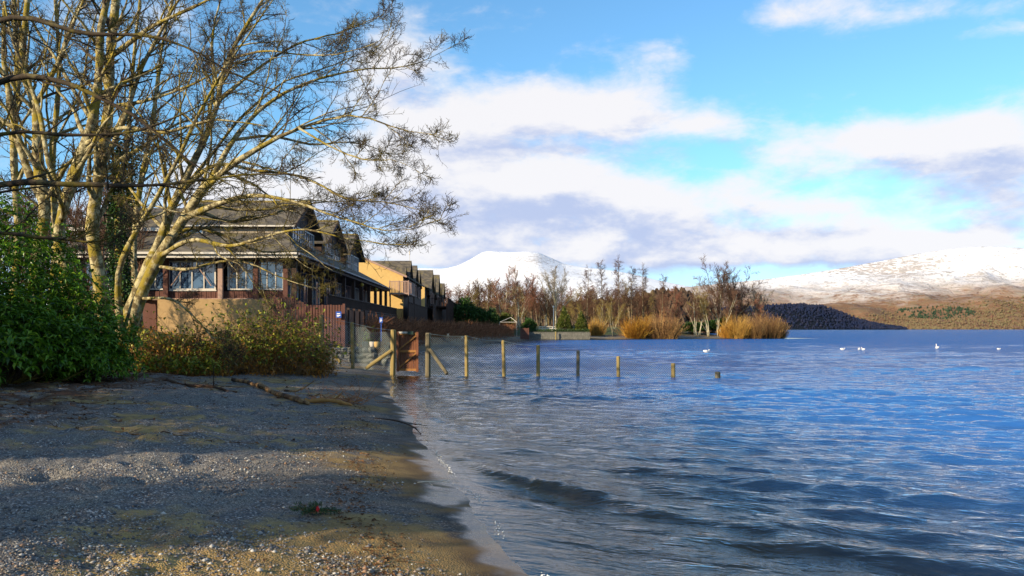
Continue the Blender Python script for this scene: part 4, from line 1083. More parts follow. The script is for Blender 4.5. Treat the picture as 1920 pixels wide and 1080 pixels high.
# second block: ochre end wall, balcony, lake gables
wb_ = empty('hotel_annexe', 'ochre-walled hotel block with a timber balcony beyond the veranda', 'building', (-12.6 - .94, 97.0, 0), 0.02)
part('wall', RENDER, wb_, lambda b: b.prism([(1.15, 0, 1.0), (1.15, 0, 7.95), (-6.0, 0, 11.0), (-9, 0, 9.7), (-9, 0, 1.0)], (0, .4, 0)))
part('side_wall', TIMBER, wb_, lambda b: b.box(-8.5, 1.148, .42, 24, 1.0, 7.8))
part('roof', SLATE, wb_, lambda b: b.prism([(1.6, -.15, 7.85), (-6.0, -.15, 11.1), (-9.5, -.15, 9.5), (-9.5, -.15, 9.36), (-6.0, -.15, 10.96), (1.6, -.15, 7.71)], (0, 24.4, 0)))
part('verge', PALEWOOD, wb_, lambda b: b.bar((1.6, -.18, 7.74), (-6.0, -.18, 11.0), .06, .2))
for (yc, hw, ze, zr, xb, xf) in ((2.6, 1.1, 7.9, 9.25, -3, 1.0), (5.4, 2.6, 7.7, 10.0, -5, 1.30), (13.0, 2.6, 7.7, 10.0, -5, 1.30), (9.4, 1.1, 7.9, 9.2, -3, 1.0), (19, 2.2, 7.7, 9.7, -4, 1.2)):
    part('lake_gable', TIMBER, wb_, lambda b: b.prism([(xf, yc - hw, 7.0), (xf, yc + hw, 7.0), (xf, yc + hw, ze), (xf, yc, zr - .15), (xf, yc - hw, ze)][::-1], (xb - xf, 0, 0)))
    gable_roof(wb_, xb, xf + .3, yc, hw, ze, zr, .12, .25)
    window(wb_, 'x', yc - hw * .6, yc + hw * .6, 6.0, 7.5, xf + .02 if xf > 1.16 else 1.16, 2, 1, .08, PALEWOOD)
def balcony(parent, x0, x1, y0, y1, z0_, z1_, mat, name='balcony', step=.16):
    o = part(name, mat, parent, lambda b: (b.box(x0, x1, y0, y1, z0_ - .18, z0_), b.box(x0, x1, y0 - .03, y0 + .05, z1_ - .09, z1_), b.box(x1 - .05, x1 + .03, y0 + .06, y1, z1_ - .09, z1_)))
    part('balusters', mat, o, lambda b: ([b.box(x, x + .085, y0, y0 + .03, z0_, z1_ - .09) for x in np.arange(x0 + .04, x1 - .08, step)], [b.box(x1 - .03, x1, y, y + .085, z0_, z1_ - .09) for y in np.arange(y0 + .1, y1, step)]))['kind'] = 'stuff'
    for x in (x0 + .05, (x0 + x1) / 2, x1 - .05):
        part('newel', mat, o, lambda b: b.box(x - .05, x + .05, y0 - .07, y0 - .032, z0_ - .4, z1_ + .05))
    return o
balcony(wb_, -.15, 2.05, -2.2, 4.5, 5.85, 7.15, PALEWOOD)
for x, y in ((-.05, -2.15), (1.98, -2.1), (1.98, 4.4)):
    part('balcony_post', TIMBER, wb_, lambda b: b.box(x - .07, x + .07, y - .02, y + .12, .6, 5.66))
part('antenna', WHITE, wb_, lambda b: b.tubes(np.array([[(1.1, 8.0, 9.8), (1.1, 8.0, 10.9), (1.1, 8.0, 11.0), (1.1, 8.0, 11.4)]]), np.array([[.03, .03, .09, .09]]), 6))
part('skirt', TIMBER, wb_, lambda b: [b.box(1.9 + .03 * (j % 2), 2.0 + .03 * (j % 2), y, y + .3, .5, 4.6 + .25 * (j % 3 == 0)) for j, y in enumerate(np.arange(-2.1, 24, .34))])['kind'] = 'stuff'

wc_ = empty('far_hotel_block', 'farthest dark hotel block with slate gables and timber balconies by the brown hedge', 'building', (-12.6 - 1.5, 128.0, 0), 0.02)
part('wall', RENDER, wc_, lambda b: b.prism([(1.0, 0, 1.0), (1.0, 0, 8.2), (-5.0, 0, 11.0), (-8, 0, 9.7), (-8, 0, 1.0)], (0, .4, 0)))
part('side_wall', TIMBER, wc_, lambda b: b.box(-7.5, .998, .42, 40, 1.0, 8.0))
part('roof', SLATE, wc_, lambda b: b.prism([(1.5, -.15, 8.1), (-5.0, -.15, 11.1), (-8.5, -.15, 9.5), (-8.5, -.15, 9.36), (-5.0, -.15, 10.96), (1.5, -.15, 7.96)], (0, 40.4, 0)))
for (yc, hw, ze, zr, xb, xf) in ((6.5, 3.6, 8.0, 11.1, -6, 1.5), (14.0, 1.6, 8.2, 10.2, -4, 1.3), (21.0, 3.4, 8.0, 11.3, -6, 1.6), (30, 1.6, 8.2, 10.2, -4, 1.4), (36, 3.0, 8.0, 10.6, -6, 1.6)):
    part('lake_gable', TIMBER, wc_, lambda b: b.prism([(xf, yc - hw, 7.0), (xf, yc + hw, 7.0), (xf, yc + hw, ze), (xf, yc, zr - .15), (xf, yc - hw, ze)][::-1], (xb - xf, 0, 0)))
    gable_roof(wc_, xb, xf + .3, yc, hw, ze, zr, .12, .25)
    window(wc_, 'x', yc - hw * .5, yc + hw * .5, 5.8, 7.5, xf + .01, 2, 1, .08, PALEWOOD)
balcony(wc_, 1.2, 4.2, 6, 22, 5.4, 6.7, TIMBER, step=.24)
part('timber_frame', TIMBER, wc_, lambda b: ([b.box(4.1, 4.35, y, y + .25, .8, 6.6 - .4 * (j % 2)) for j, y in enumerate(np.arange(2, 40, 1.5))], [b.box(2.2, 2.3, y, y + .5, .8, 5.6) for y in np.arange(0, 40, .62)]))['kind'] = 'stuff'
part('end_screen', TIMBER, wc_, lambda b: [b.box(x, x + .22, 40.2, 40.26, .8, 6.4 - .12 * x) for x in np.arange(1.0, 5.4, .26)])['kind'] = 'stuff'

# ------------------------------------------------------------------ wire fence and gate running into the water
POST = plain('fence_post_wood', (0.27, 0.20, 0.075), 0.9, 0.45, 3.0, 0.5, 40.0, streak=(1, 1, .5))
POSTD = plain('old_post_wood', (0.17, 0.14, 0.085), 0.9, 0.5, 3.0, 0.5, 40.0, streak=(1, 1, .5))
WIRE = plain('galvanised_wire', (0.30, 0.36, 0.36), 0.45, 0.2, 3.0, metal=0.6)
FY = 32.4
fence = empty('wire_fence', 'chain-link fence on yellowed wooden posts stepping down into the lake', 'fence', (0, 0, 0))
posts = [(602, 590, 33.6, .155), (660, 604, 34.0, .135), (737.5, 618, 33.4, .19), (803, 624, 32.6, .22), (874.5, 629, 32.4, .135), (943.5, 638, 32.3, .13), (1009, 647, 31.9, .135), (1084, 657, 32.2, .125), (1159, 668, 31.9, .135), (1262, 681, 31.9, .155), (1345.5, 697, 31.7, .21)]
tops = []
rp = np.random.default_rng(9)
for px, py, Y, w in posts:
    p = at(px, py, Y); zb = gz(p[0], p[1]) - 0.4
    lean = rp.normal(0, 0.012, 2)
    zz = np.array([zb, zb + (p[2] - zb) * .33, zb + (p[2] - zb) * .66, p[2] - .02, p[2]])
    P = np.stack([p[0] + lean[0] * (zz - p[2]), Y + lean[1] * (zz - p[2]), zz], -1)
    tops.append(p)
    part('post', POSTD if px in (803, 1345.5, 1084) else POST, fence, lambda b: b.tubes(P, np.array([w * .5, w * .51, w * .5, w * .5, w * .42]) * (1.1 if w < .2 else 1.0), 8))
def braceb(a, b_, w=.10, mat=None):
    part('brace', mat or POST, fence, lambda q: q.tubes(np.array([a, (np.array(a) + b_) / 2, b_]), np.array([w, w * 1.03, w]) * .6, 7))
braceb(at(806, 655, 32.5), at(838, 701, 31.9), .12, POSTD)
braceb(at(733, 658, 33.3), at(686, 691, 33.0) , .12)
braceb(at(604, 645, 33.5), at(638, 679, 33.0), .10)
braceb(at(598, 640, 33.6), at(592, 612, 33.6), .10)
# top and middle wires, netting between posts
for zoff in (0.03, ):
    for a, b_ in zip(tops[:-1], tops[1:]):
        if abs(a[0] - tops[2][0]) < .01: continue
        part('wire', WIRE, fence, lambda q: q.tubes(np.array([a - [0, .06, zoff], (a + b_) / 2 - [0, .06, zoff + .05], b_ - [0, .06, zoff]]), np.full(3, .006), 4))
net = MB()
for a, b_ in zip(tops[:-1], tops[1:]):
    if abs(a[0] - tops[2][0]) < .01: continue
    L = b_[0] - a[0]
    n = max(3, int(L / .085))
    def topz(s): return a[2] + (b_[2] - a[2]) * s - .04 - .05 * math.sin(math.pi * s)
    zb0 = max(-.15, gz(a[0], a[1])); zb1 = max(-.15, gz(b_[0], b_[1]))
    def botz(s): return zb0 + (zb1 - zb0) * s
    H = max(a[2], b_[2]) - min(zb0, zb1)
    segs = []
    for sgn in (1, -1):
        for i in range(-int(H / .085) - 1, n + int(H / .085) + 2):
            # a diagonal from the ground up, clipped to the bay
            pts = []
            for q in np.linspace(0, 1, 12):
                s = (i / n) + sgn * q * H / L; z = min(zb0, zb1) + q * H
                if 0 <= s <= 1 and botz(s) <= z <= topz(s): pts.append((a[0] + L * s, a[1] + (b_[1] - a[1]) * s - .07, z))
            if len(pts) > 1: segs.append((pts[0], pts[-1]))
    S = np.array(segs); net.tubes(S, np.full(S.shape[:2], .0036), 3, cap=False)
kind(net.build('netting', WIRE, fence), 'stuff')
for px, py in ((867, 633), (840, 628)):
    p = at(px, py, 32.3)
    part('wire_knot', WIRE, fence, lambda q: q.tubes(np.array([[p + [-.05, 0, -.04], p, p + [.04, .01, .05]], [p + [-.04, 0, .05], p, p + [.05, 0, -.03]]]), np.full((2, 3), .008), 4))

g0 = at(741, 697, 33.2)
gate = empty('wooden_gate', 'rust-brown boarded gate with diagonal braces at the water edge', 'gate', (g0[0] + .06, 33.25, g0[2]), -0.12)
gate.scale = (1.12, 1, 1.02)
GW = plain('gate_boards', (0.16, 0.060, 0.028), 0.8, 0.5, 5.0, 0.4, 40.0, streak=(2, 2, .35))
GW2 = plain('gate_rails', (0.26, 0.12, 0.035), 0.8, 0.5, 5.0, 0.4, 40.0, streak=(1, 1, 1))
for i in range(9):
    x = .085 * i
    part('plank', GW, gate, lambda b: b.box(x, x + .075, .0 + .008 * (i % 2), .03 + .008 * (i % 2), .03, 1.48))
for z in (.03, .74, 1.40):
    part('rail', GW2, gate, lambda b: b.box(-.01, .775, -.045, -.002, z, z + .09))
part('brace', GW2, gate, lambda b: b.bar((.05, -.03, .82), (.72, -.03, 1.40), .05, .05))
part('brace', GW2, gate, lambda b: b.bar((.05, -.03, .12), (.72, -.03, .74), .05, .05))
for x in (.005, .695):
    part('stile', GW, gate, lambda b: b.box(x, x + .08, -.075, -.046, .0, 1.52))
part('latch', WHITE, gate, lambda b: b.box(.06, .42, -.06, -.047, 1.46, 1.53))
part('lock_box', plain('dark_green_metal', (0.03, .06, .045), .5, .2, 5.0), gate, lambda b: b.box(.40, .60, -.12, -.061, 1.42, 1.54))

# stone planter with pots and stones behind the fence
ST = plain('garden_stone', (0.12, 0.118, 0.105), 0.95, 0.35, 3.0, 0.6, 20.0)
def boulder(mb, c, s, r, k=0):
    t = np.linspace(0, math.pi, 7); f = np.linspace(0, 2 * math.pi, 9)[:-1]
    T, Fq = np.meshgrid(t, f, indexing='ij')
    q = 1 + .28 * r.normal(0, 1, T.shape) * np.sin(T)
    V = np.stack([c[0] + s[0] * q * np.sin(T) * np.cos(Fq), c[1] + s[1] * q * np.sin(T) * np.sin(Fq), c[2] + s[2] * np.cos(T) * (1 + .1 * r.normal(0, 1, T.shape))], -1).reshape(-1, 3)
    i, j = np.meshgrid(np.arange(6), np.arange(8), indexing='ij')
    F = np.stack([i * 8 + j, i * 8 + (j + 1) % 8, (i + 1) * 8 + (j + 1) % 8, (i + 1) * 8 + j], -1).reshape(-1, 4)[:, ::-1]
    mb.add(V, F)
rs = np.random.default_rng(12)
p = at(690, 655, 40)
pl = empty('stone_planter', 'low mossy stone planter behind the fence left of the gate', 'planter', (p[0], 40, gz(p[0], 40)))
for i in range(16):
    x = -.75 + (i % 6) * .3 + .15 * ((i // 6) % 2); z = .14 + (i // 6) * .26
    part('stone', ST, pl, lambda b: boulder(b, (x, .1, z), (.19, .25, .15), rs))
part('soil', plain('soil', (.04, .03, .02), 1, .3, 5.), pl, lambda b: b.box(-.7, .8, .05, .8, .1, .78))
for px, lab, mt in ((683, 'grey round stone pot on the planter, leftmost', ST), (697, 'small white pot on the planter with leafy plant behind', WHITE), (705, 'ochre pot on the planter, rightmost', RENDER)):
    q = at(px, 628, 40.1)
    o = part('plant_pot', mt, None, lambda b: b.tubes(np.array([[(0, 0, 0), (0, 0, .05), (0, 0, .25), (0, 0, .27)]]), np.array([[.10, .12, .15, .13]]), 12), True)
    o.location = (q[0], 40.25, gz(p[0], 40) + .78); tag(o, lab, 'pot', 'pots on the stone planter')
q = at(694, 622, 40.4); r = np.random.default_rng(77)
ypl = empty('garden_plant', 'thin yellow-green leafy plant growing from the stone planter', 'plant', (q[0], 40.5, gz(q[0], 40) + .7))
P, R = grow(np.tile([[0, 0, 0.]], (9, 1)), np.stack([r.normal(0, .35, 9), r.normal(0, .2, 9), np.ones(9)], -1), .6 + .5 * r.random(9), np.full(9, .012), np.full(9, .006), 6, .08, 0, r)
part('stems', CANE, ypl, lambda b: b.tubes(P, R, 4))
lb = MB(); c = P[:, 2:].reshape(-1, 3); c = np.repeat(c, 3, 0); leaves(lb, c, r.normal(0, 1, c.shape) + [0, 0, .8], np.full(len(c), .13), np.full(len(c), .05), r); lb.build('leaf_mass', BRAM, ypl)
# rough stone revetment below the screen
rv = empty('rubble_wall', 'grey rubble retaining wall under the slat screen behind the fence', 'wall', (at(620, 640, 43)[0], 43, gz(at(620, 640, 43)[0], 43) - .1))
for i in range(22):
    x = -1.2 + (i % 11) * .34 + .17 * ((i // 11) % 2); z = .15 + (i // 11) * .3
    part('stone', ST, rv, lambda b: boulder(b, (x, .0, z), (.20, .22, .17), rs))
part('backing', ST, rv, lambda b: b.box(-1.3, 2.7, .1, .6, 0, .62))

# ------------------------------------------------------------------ the wooded far shore
BROWNTW = plain('brown_twigs', (0.105, 0.058, 0.038), 0.95, 0.35, 0.7, spec=0.1)
GREYTW = plain('grey_twigs', (0.20, 0.165, 0.115), 0.95, 0.35, 0.7, spec=0.1)
REDTW = plain('red_birch_twigs', (0.20, 0.085, 0.055), 0.95, 0.3, 0.7, spec=0.1)
OLIVETW = plain('olive_twigs', (0.20, 0.15, 0.05), 0.95, 0.3, 0.7, spec=0.1)
PALEBARK = bark_mat('pale_bark', (0.20, 0.165, 0.095, 1), (0.44, 0.40, 0.28, 1), (0.22, 0.18, 0.06, 1), (0.35, 0.5), (0.55, 0.65), 2.0, 0.2)
DARKBARK = bark_mat('dark_bark', (0.13, 0.095, 0.06, 1), (0.26, 0.21, 0.13, 1), (0.15, 0.13, 0.05, 1), (0.45, 0.6), (0.5, 0.65), 2.0, 0.2)


def far_tree_mesh(seed, h, style, tw=0.022):
    """bare tree seen from 150 m: trunk mesh, crown mesh"""
    r = np.random.default_rng(seed); tb = MB(); cb = MB()
    if style == 'larch':      # straight pole, short level boughs in the upper part
        P0, R0 = grow(np.zeros((1, 3)), np.array([[0, 0, 1.]]), np.array([h]), np.array([.17]), np.array([.03]), 14, .015, .05, r)
        P1, R1 = spawn(P0, R0, 60, .34, .99, (1.2, .25), .23, .35, 7, .12, .02, r, .4, .05, .022, .5, taper=.78)
        c2, l2 = 6, .42
    elif style == 'spread':   # short bole, rising limbs
        P0, R0 = grow(np.zeros((1, 3)), np.array([[0, 0, 1.]]), np.array([h * .55]), np.array([.26]), np.array([.13]), 8, .03, .05, r)
        Pl, Rl = spawn(P0, R0, 13, .35, 1.0, (.55, .22), 1.15, .62, 12, .07, .06, r, .2, 0, .03, 0, taper=.2)
        tb.tubes(Pl, Rl, 5)
        P1, R1 = spawn(Pl, Rl, 11, .2, 1.0, (.6, .2), .36, .5, 7, .1, .05, r, .4, 0, .022, .6)
        c2, l2 = 8, .45
    elif style == 'birch':    # slender stems, dense fine drooping crown
        P0, R0 = grow(np.tile([[0, 0, 0.]], (2, 1)), np.array([[0.05, 0, 1.], [.25, .1, 1.]]), np.array([h, h * .85]), np.array([.14, .11]), np.array([.03, .02]), 12, .03, .05, r)
        P1, R1 = spawn(P0, R0, 34, .25, .99, (.62, .18), .30, .45, 8, .08, .05, r, .4, .0, .02, .8, taper=.6)
        c2, l2 = 10, .42
    elif style == 'stems':    # fan of pale stems from one stool
        k = 6
        P0, R0 = grow(r.normal(0, .25, (k, 3)) * [1, 1, 0], np.stack([r.normal(0, .22, k), r.normal(0, .22, k), np.ones(k)], -1), h * (.75 + .3 * r.random(k)), np.full(k, .075), np.full(k, .02), 12, .07, .04, r)
        P1, R1 = spawn(P0, R0, 9, .35, 1.0, (.5, .2), .30, .5, 7, .08, .05, r, .4, 0, .02, .5)
        c2, l2 = 8, .42
    else:                     # bushy wood tree
        P0, R0 = grow(np.zeros((1, 3)), np.array([[0, 0, 1.]]), np.array([h * .9]), np.array([.17]), np.array([.04]), 12, .04, .05, r)
        P1, R1 = spawn(P0, R0, 30, .18, 1.0, (.62, .22), .42, .5, 8, .08, .05, r, .35, 0, .025, 1.0, taper=.5)
        c2, l2 = 9, .42
    tb.tubes(P0, R0, 6); (tb if style == 'birch' else cb).tubes(P1, R1, 4, cap=False)
    P2, R2 = spawn(P1, R1, c2, .15, 1.0, (.7, .25), l2, .6, 3, .14, .04, r, .6, 0, tw, .5)
    cb.tubes(P2, R2, 3, cap=False)
    P3, R3 = spawn(P2, R2, 3, .2, 1.0, (.7, .3), .55, .8, 2, .12, .03, r, .6, 0, tw * .66, .35)
    cb.tubes(P3, R3, 3, cap=False)
    return tb.mesh('trunk', True), cb.mesh('crown')


FT = {}
for key, seed, h, st, bark, tw in [('larch', 1, 14, 'larch', DARKBARK, BROWNTW), ('larch2', 2, 14, 'larch', DARKBARK, BROWNTW), ('spread', 3, 14, 'spread', PALEBARK, GREYTW), ('spread2', 4, 14, 'spread', DARKBARK, BROWNTW),
                                   ('birch', 5, 12, 'birch', PALEBARK, REDTW), ('birch2', 6, 12, 'birch', DARKBARK, REDTW), ('stems', 7, 9, 'stems', PALEBARK, OLIVETW), ('stems2', 8, 9, 'stems', PALEBARK, BROWNTW),
                                   ('wood', 9, 11, 'wood', DARKBARK, BROWNTW), ('wood2', 10, 11, 'wood', DARKBARK, OLIVETW), ('wood3', 11, 11, 'wood', DARKBARK, BROWNTW)]:
    t_, c_ = far_tree_mesh(seed, h, st); FT[key] = (t_, c_, h, bark, tw)


def far_tree(key, px, Y, top, label, rz=None, name=None, group='trees on the far shore', sx=1.0):
    t_, c_, h, bark, tw = FT[key]
    x = (px - CX) / FPX * Y; z = gz(x, Y) - .1
    H = CAMZ + (HY - top) / FPX * Y - z; s = H / h
    root = empty(name or {'larch': 'larch_tree', 'larch2': 'larch_tree', 'birch': 'birch_tree', 'birch2': 'birch_tree', 'stems': 'alder_tree', 'stems2': 'alder_tree'}.get(key, 'bare_tree'), label, 'tree', (x, Y, z), rz if rz is not None else px * 1.7, group)
    root.scale = (s * sx, s * sx, s)
    link('trunk', t_, bark, root); kind(link('crown', c_, tw, root), 'stuff')
    return root


for a in [('birch', 948, 158, 512, 'white-stemmed birch with red-brown crown, left of the pair above the hedge end'),
          ('birch', 972, 160, 506, 'white-stemmed birch leaning right beside the hedge end'),
          ('birch2', 1000, 166, 520, 'reddish birch standing just right of the white-stemmed pair'),
          ('spread', 1042, 168, 500, 'tall grey spreading tree above the white fence'),
          ('stems2', 1024, 164, 545, 'pale twin-stemmed young tree beside the lamp post'),
          ('larch', 1100, 184, 503, 'thin dark tree left of the row of tall slender trees'),
          ('larch2', 1131, 186, 491, 'second slender tree in the tall row, with airy top'),
          ('larch', 1160, 186, 485, 'tallest slender tree in the row on the far shore'),
          ('larch2', 1184, 190, 503, 'slender tree just right of the tallest one'),
          ('larch', 1206, 186, 500, 'slender tree with bare straight trunk above the tan willow'),
          ('larch2', 1240, 186, 518, 'shortest slender tree at the right of the tall row'),
          ('stems', 1150, 158, 560, 'fan of pale olive stems left of the orange willow'),
          ('stems', 1128, 164, 565, 'smaller olive multi-stemmed tree beside the stone wall end'),
          ('spread2', 1346, 168, 489, 'broad-crowned tallest bare tree on the point'),
          ('spread2', 1378, 172, 503, 'bare tree right behind the tallest one on the point'),
          ('birch2', 1398, 172, 535, 'red-tinted tree at the right of the clump on the point'),
          ('spread', 1420, 176, 536, 'rightmost pale bare tree on the point'),
          ('stems2', 1308, 162, 540, 'leaning pale-stemmed tree left of the gap in the point trees'),
          ('stems', 1330, 163, 536, 'pale multi-stemmed tree by the little far beach'),
          ('stems2', 1352, 164, 530, 'white-stemmed tree nearest the far beach on the point'),
          ('wood', 1366, 168, 545, 'brown bushy tree behind the right-hand willows'),
          ('birch2', 1415, 169, 565, 'low red-brown tree above the right-hand willows'),
          ('wood2', 1090, 162, 570, 'olive bushy tree behind the end of the stone wall'),
          ('wood2', 1062, 164, 575, 'yellow-olive bushy tree behind the clipped hedge')]:
    far_tree(*a)
rt = np.random.default_rng(33)
for i in range(74):     # the wood behind: nothing tells these apart
    px = 845 + 600 * (i + rt.random()) / 74 if i < 50 else 700 + 760 * rt.random(); Y = 178 + 90 * rt.random()
    top = np.interp(px, [700, 860, 900, 960, 1010, 1080, 1150, 1250, 1300, 1330, 1400, 1460], [545, 540, 530, 528, 535, 545, 540, 545, 556, 545, 545, 575]) + rt.normal(4, 7)
    if px > 1275 and px < 1320: top = max(top, 556)
    far_tree(('wood', 'wood3', 'wood', 'birch2', 'wood2', 'spread2')[i % 6], px, Y, top, 'brown bare tree in the dense wood behind the shore', rz=rt.random() * 6, group='trees of the dense far wood', sx=1.25)
for i in range(14):     # thicket behind the bank trees, left of the hotel
    Y = 36 + 22 * rt.random(); px = -40 + 300 * (i + rt.random()) / 14
    far_tree(('wood', 'wood3', 'spread2')[i % 3], px, Y, 300 + 130 * rt.random(), 'brown bare tree in the thicket behind the bank trunks, left of the hotel', rz=rt.random() * 6, group='trees of the thicket left of the hotel', sx=.9)
# wood on the rising ground behind, read as one mass
gxs = [(-200, 420, 9), (10, 330, 6), (60, 360, 7), (-120, 350, 8)]
lowhill, LOWH = hill_sheet('wooded_rise', [(500, 600), (700, 585), (850, 578), (1000, 575), (1150, 570), (1220, 556), (1262, 548), (1290, 556), (1330, 585), (1400, 600), (1440, 615)], 330, 430, 600, 120, 24, lambda t: np.sin(t * math.pi / 2), plain('brown_wood_floor', (0.07, 0.045, 0.03), 1, .3, .05, spec=0), 0.02, 25, 0.01)
scatter_on(LOWH, 2000, 6, lambda px, py, X, Y, z, r: (z > -1), (5, 8), .7, 'bare_woodland', 'brown wood on the low rise behind the shore trees', 'wood', wood_mat('bare_rise_wood', [(0.3, (0.05, 0.035, 0.026)), (0.55, (0.085, 0.056, 0.038)), (0.75, (0.10, 0.08, 0.045))], 0.02))

# willows with coloured young shoots
WILO = leaf_mat('orange_willow_shoots', (0.16, 0.06, 0.015), (0.44, 0.20, 0.02), (0.56, 0.34, 0.05), 0.7, 0.2)
WILT = leaf_mat('tan_willow_shoots', (0.10, 0.05, 0.03), (0.30, 0.16, 0.06), (0.42, 0.27, 0.10), 0.7, 0.2)
WILY = leaf_mat('yellow_willow_shoots', (0.12, 0.06, 0.02), (0.38, 0.20, 0.035), (0.48, 0.31, 0.07), 0.7, 0.2)


def willow_mesh(seed, n=760):
    r = np.random.default_rng(seed)
    b = np.stack([r.uniform(-1.5, 1.5, n) + r.normal(0, .2, n), r.normal(0, .6, n), np.zeros(n)], -1)
    D = np.stack([b[:, 0] * .30, b[:, 1] * .3, np.ones(n)], -1) + r.normal(0, .2, (n, 3))
    L = 3.5 * (.4 + .6 * r.random(n) ** .8) * (1 + 1.0 * vnoise(b[:, 0] * 1.7 + seed * 9, b[:, 1] * 2.2, seed)) * (1 - .12 * np.hypot(b[:, 0], b[:, 1]))
    P, R = grow(b, D, L, np.full(n, .016), np.full(n, .009), 6, .10, .03, r)
    mb = MB(); v = np.clip(r.normal(.45, .38, n), 0, 1)
    mb.tubes(P, R, 3, cap=False, attr=v)
    P2, R2 = spawn(P, R, 3, .2, .95, (.65, .25), .42, .8, 3, .1, .04, r, .7, 0, .010, .3)
    mb.tubes(P2, R2, 3, cap=False, attr=np.repeat(v, 3))
    return mb


WMM = {k: willow_mesh(k + 1).mesh('shoots') for k in (0, 1)}
STOOL = plain('willow_stool', (.16, .11, .06), .9, .3, 4.)


def willow(px, Y, top, wpx, col, k, label):
    x = (px - CX) / FPX * Y; z = gz(x, Y) - .1; H = CAMZ + (HY - top) / FPX * Y - z
    root = empty('willow_bush', label, 'shrub', (x, Y, z), px * .7, 'willows along the far shore')
    root.scale = (wpx / FPX * Y / 4.2, wpx / FPX * Y / 4.2, H / 3.2)
    if not WMM[k].materials: WMM[k].materials.append(WILY)
    sh_ = kind(link('shoots', WMM[k], None, root), 'stuff')
    sh_.material_slots[0].link = 'OBJECT'; sh_.material_slots[0].material = {'o': WILO, 't': WILT, 'y': WILY}[col]
    part('stool', STOOL, root, lambda b: boulder(b, (0, 0, .12), (.5, .4, .2), np.random.default_rng(int(px))), True)


willow(1191, 156, 596, 54, 'o', 0, 'bright orange willow bush left of the tan one')
willow(1243, 157, 597, 62, 't', 1, 'tan willow bush right of the bright orange one')
willow(1210, 160, 602, 40, 'y', 1, 'yellow-olive willow shoots between the orange and tan willows')
willow(1118, 158, 600, 30, 'y', 0, 'small yellow willow beside the end of the stone wall')
willow(1381, 161, 596, 46, 'y', 0, 'left willow of the golden clump on the point')
willow(1412, 162, 598, 48, 't', 0, 'middle willow of the golden clump on the point')
willow(1440, 163.5, 597, 50, 't', 1, 'tallest right-hand willow of the golden clump on the point')
willow(1459, 165, 606, 32, 'y', 1, 'outermost low willow at the tip of the point')
willow(1363, 161.5, 612, 26, 'o', 1, 'small orange willow at the edge of the far beach')

# evergreens behind the hedge and along the shore
EVER = leaf_mat('evergreen_leaf', (0.014, 0.035, 0.01), (0.04, 0.095, 0.018), (0.09, 0.16, 0.03), .5, .3)
EVERY = leaf_mat('golden_evergreen_leaf', (0.04, 0.06, 0.012), (0.10, 0.12, 0.02), (0.20, 0.19, 0.04), .5, .3)


def evergreen_mesh(seed, n=2600, conical=0.0):
    r = np.random.default_rng(seed)
    v = r.random(n); th = r.random(n) * 6.283; ph = np.arccos(1 - 1.5 * v.clip(0, .9))
    lob = 1 + .5 * vnoise(th * 1.5, ph * 2.5, seed) + .35 * vnoise(th * 3.7, ph * 5, seed + 2)
    rad = (.62 + .38 * r.random(n) ** .4) * lob
    z = np.clip(.5 + .5 * rad * np.cos(ph), 0.02, 1.4)
    w = rad * np.sin(ph) * .5 * (1 - conical * z)
    C = np.stack([w * np.cos(th), w * np.sin(th), z], -1)
    lb = MB(); leaves(lb, C, C * [1, 1, .3] + r.normal(0, .25, C.shape) + [0, 0, .12], .07 + .07 * r.random(n), .05 + .035 * r.random(n), r)
    sb = MB(); P, R = grow(np.zeros((9, 3)), np.stack([r.normal(0, .3, 9), r.normal(0, .3, 9), np.ones(9)], -1), np.full(9, .75), np.full(9, .02), np.full(9, .006), 6, .08, .03, r); sb.tubes(P, R, 4)
    return lb, sb


EM = []
for sd_, cn in ((1, 0), (2, 0), (3, .75)):
    lb, sb = evergreen_mesh(80 + sd_, conical=cn); EM.append((lb, sb.mesh('stems')))
EMM = {(k, c): EM[k][0].mesh('foliage') for k in range(3) for c in 'gy'}


def evergreen(px, Y, top, wpx, k, c, label):
    x = (px - CX) / FPX * Y; z = gz(x, Y) - .1; H = CAMZ + (HY - top) / FPX * Y - z
    root = empty('evergreen_shrub' if k < 2 else 'conifer', label, 'shrub' if k < 2 else 'tree', (x, Y, z), px, 'evergreens on the far shore')
    root.scale = (wpx / FPX * Y, wpx / FPX * Y, H)
    kind(link('foliage', EMM[(k, c)], EVER if c == 'g' else EVERY, root), 'stuff'); link('stems', EM[k][1], DARKBARK, root)


evergreen(872, 150, 566, 42, 0, 'g', 'green shrub right against the end of the hotel')
evergreen(893, 154, 580, 34, 1, 'g', 'green shrub between the hotel end and the round bush')
evergreen(918, 150, 584, 36, 0, 'g', 'round dark green bush above the brown hedge')
evergreen(948, 156, 590, 28, 1, 'y', 'olive bush behind the white metal frame')
evergreen(1058, 152, 582, 34, 2, 'y', 'golden-green conifer right of the lamp post')
evergreen(1090, 152, 590, 30, 2, 'y', 'second golden-green conifer above the stone wall')
evergreen(992, 150, 600, 24, 1, 'g', 'dark green bush at the end of the brown hedge')
evergreen(1300, 168, 606, 50, 1, 'g', 'dark evergreen scrub in the gap behind the far beach')
evergreen(1350, 172, 600, 60, 0, 'g', 'dark evergreen scrub behind the pale stems on the point')

# clipped hedges: twiggy mass
BEECH = leaf_mat('beech_hedge', (0.10, 0.042, 0.024), (0.22, 0.095, 0.048), (0.34, 0.16, 0.075), .9, .1)
GREENH = leaf_mat('green_hedge', (0.015, 0.035, 0.01), (0.04, 0.075, 0.02), (0.08, 0.12, 0.03), .6, .2)


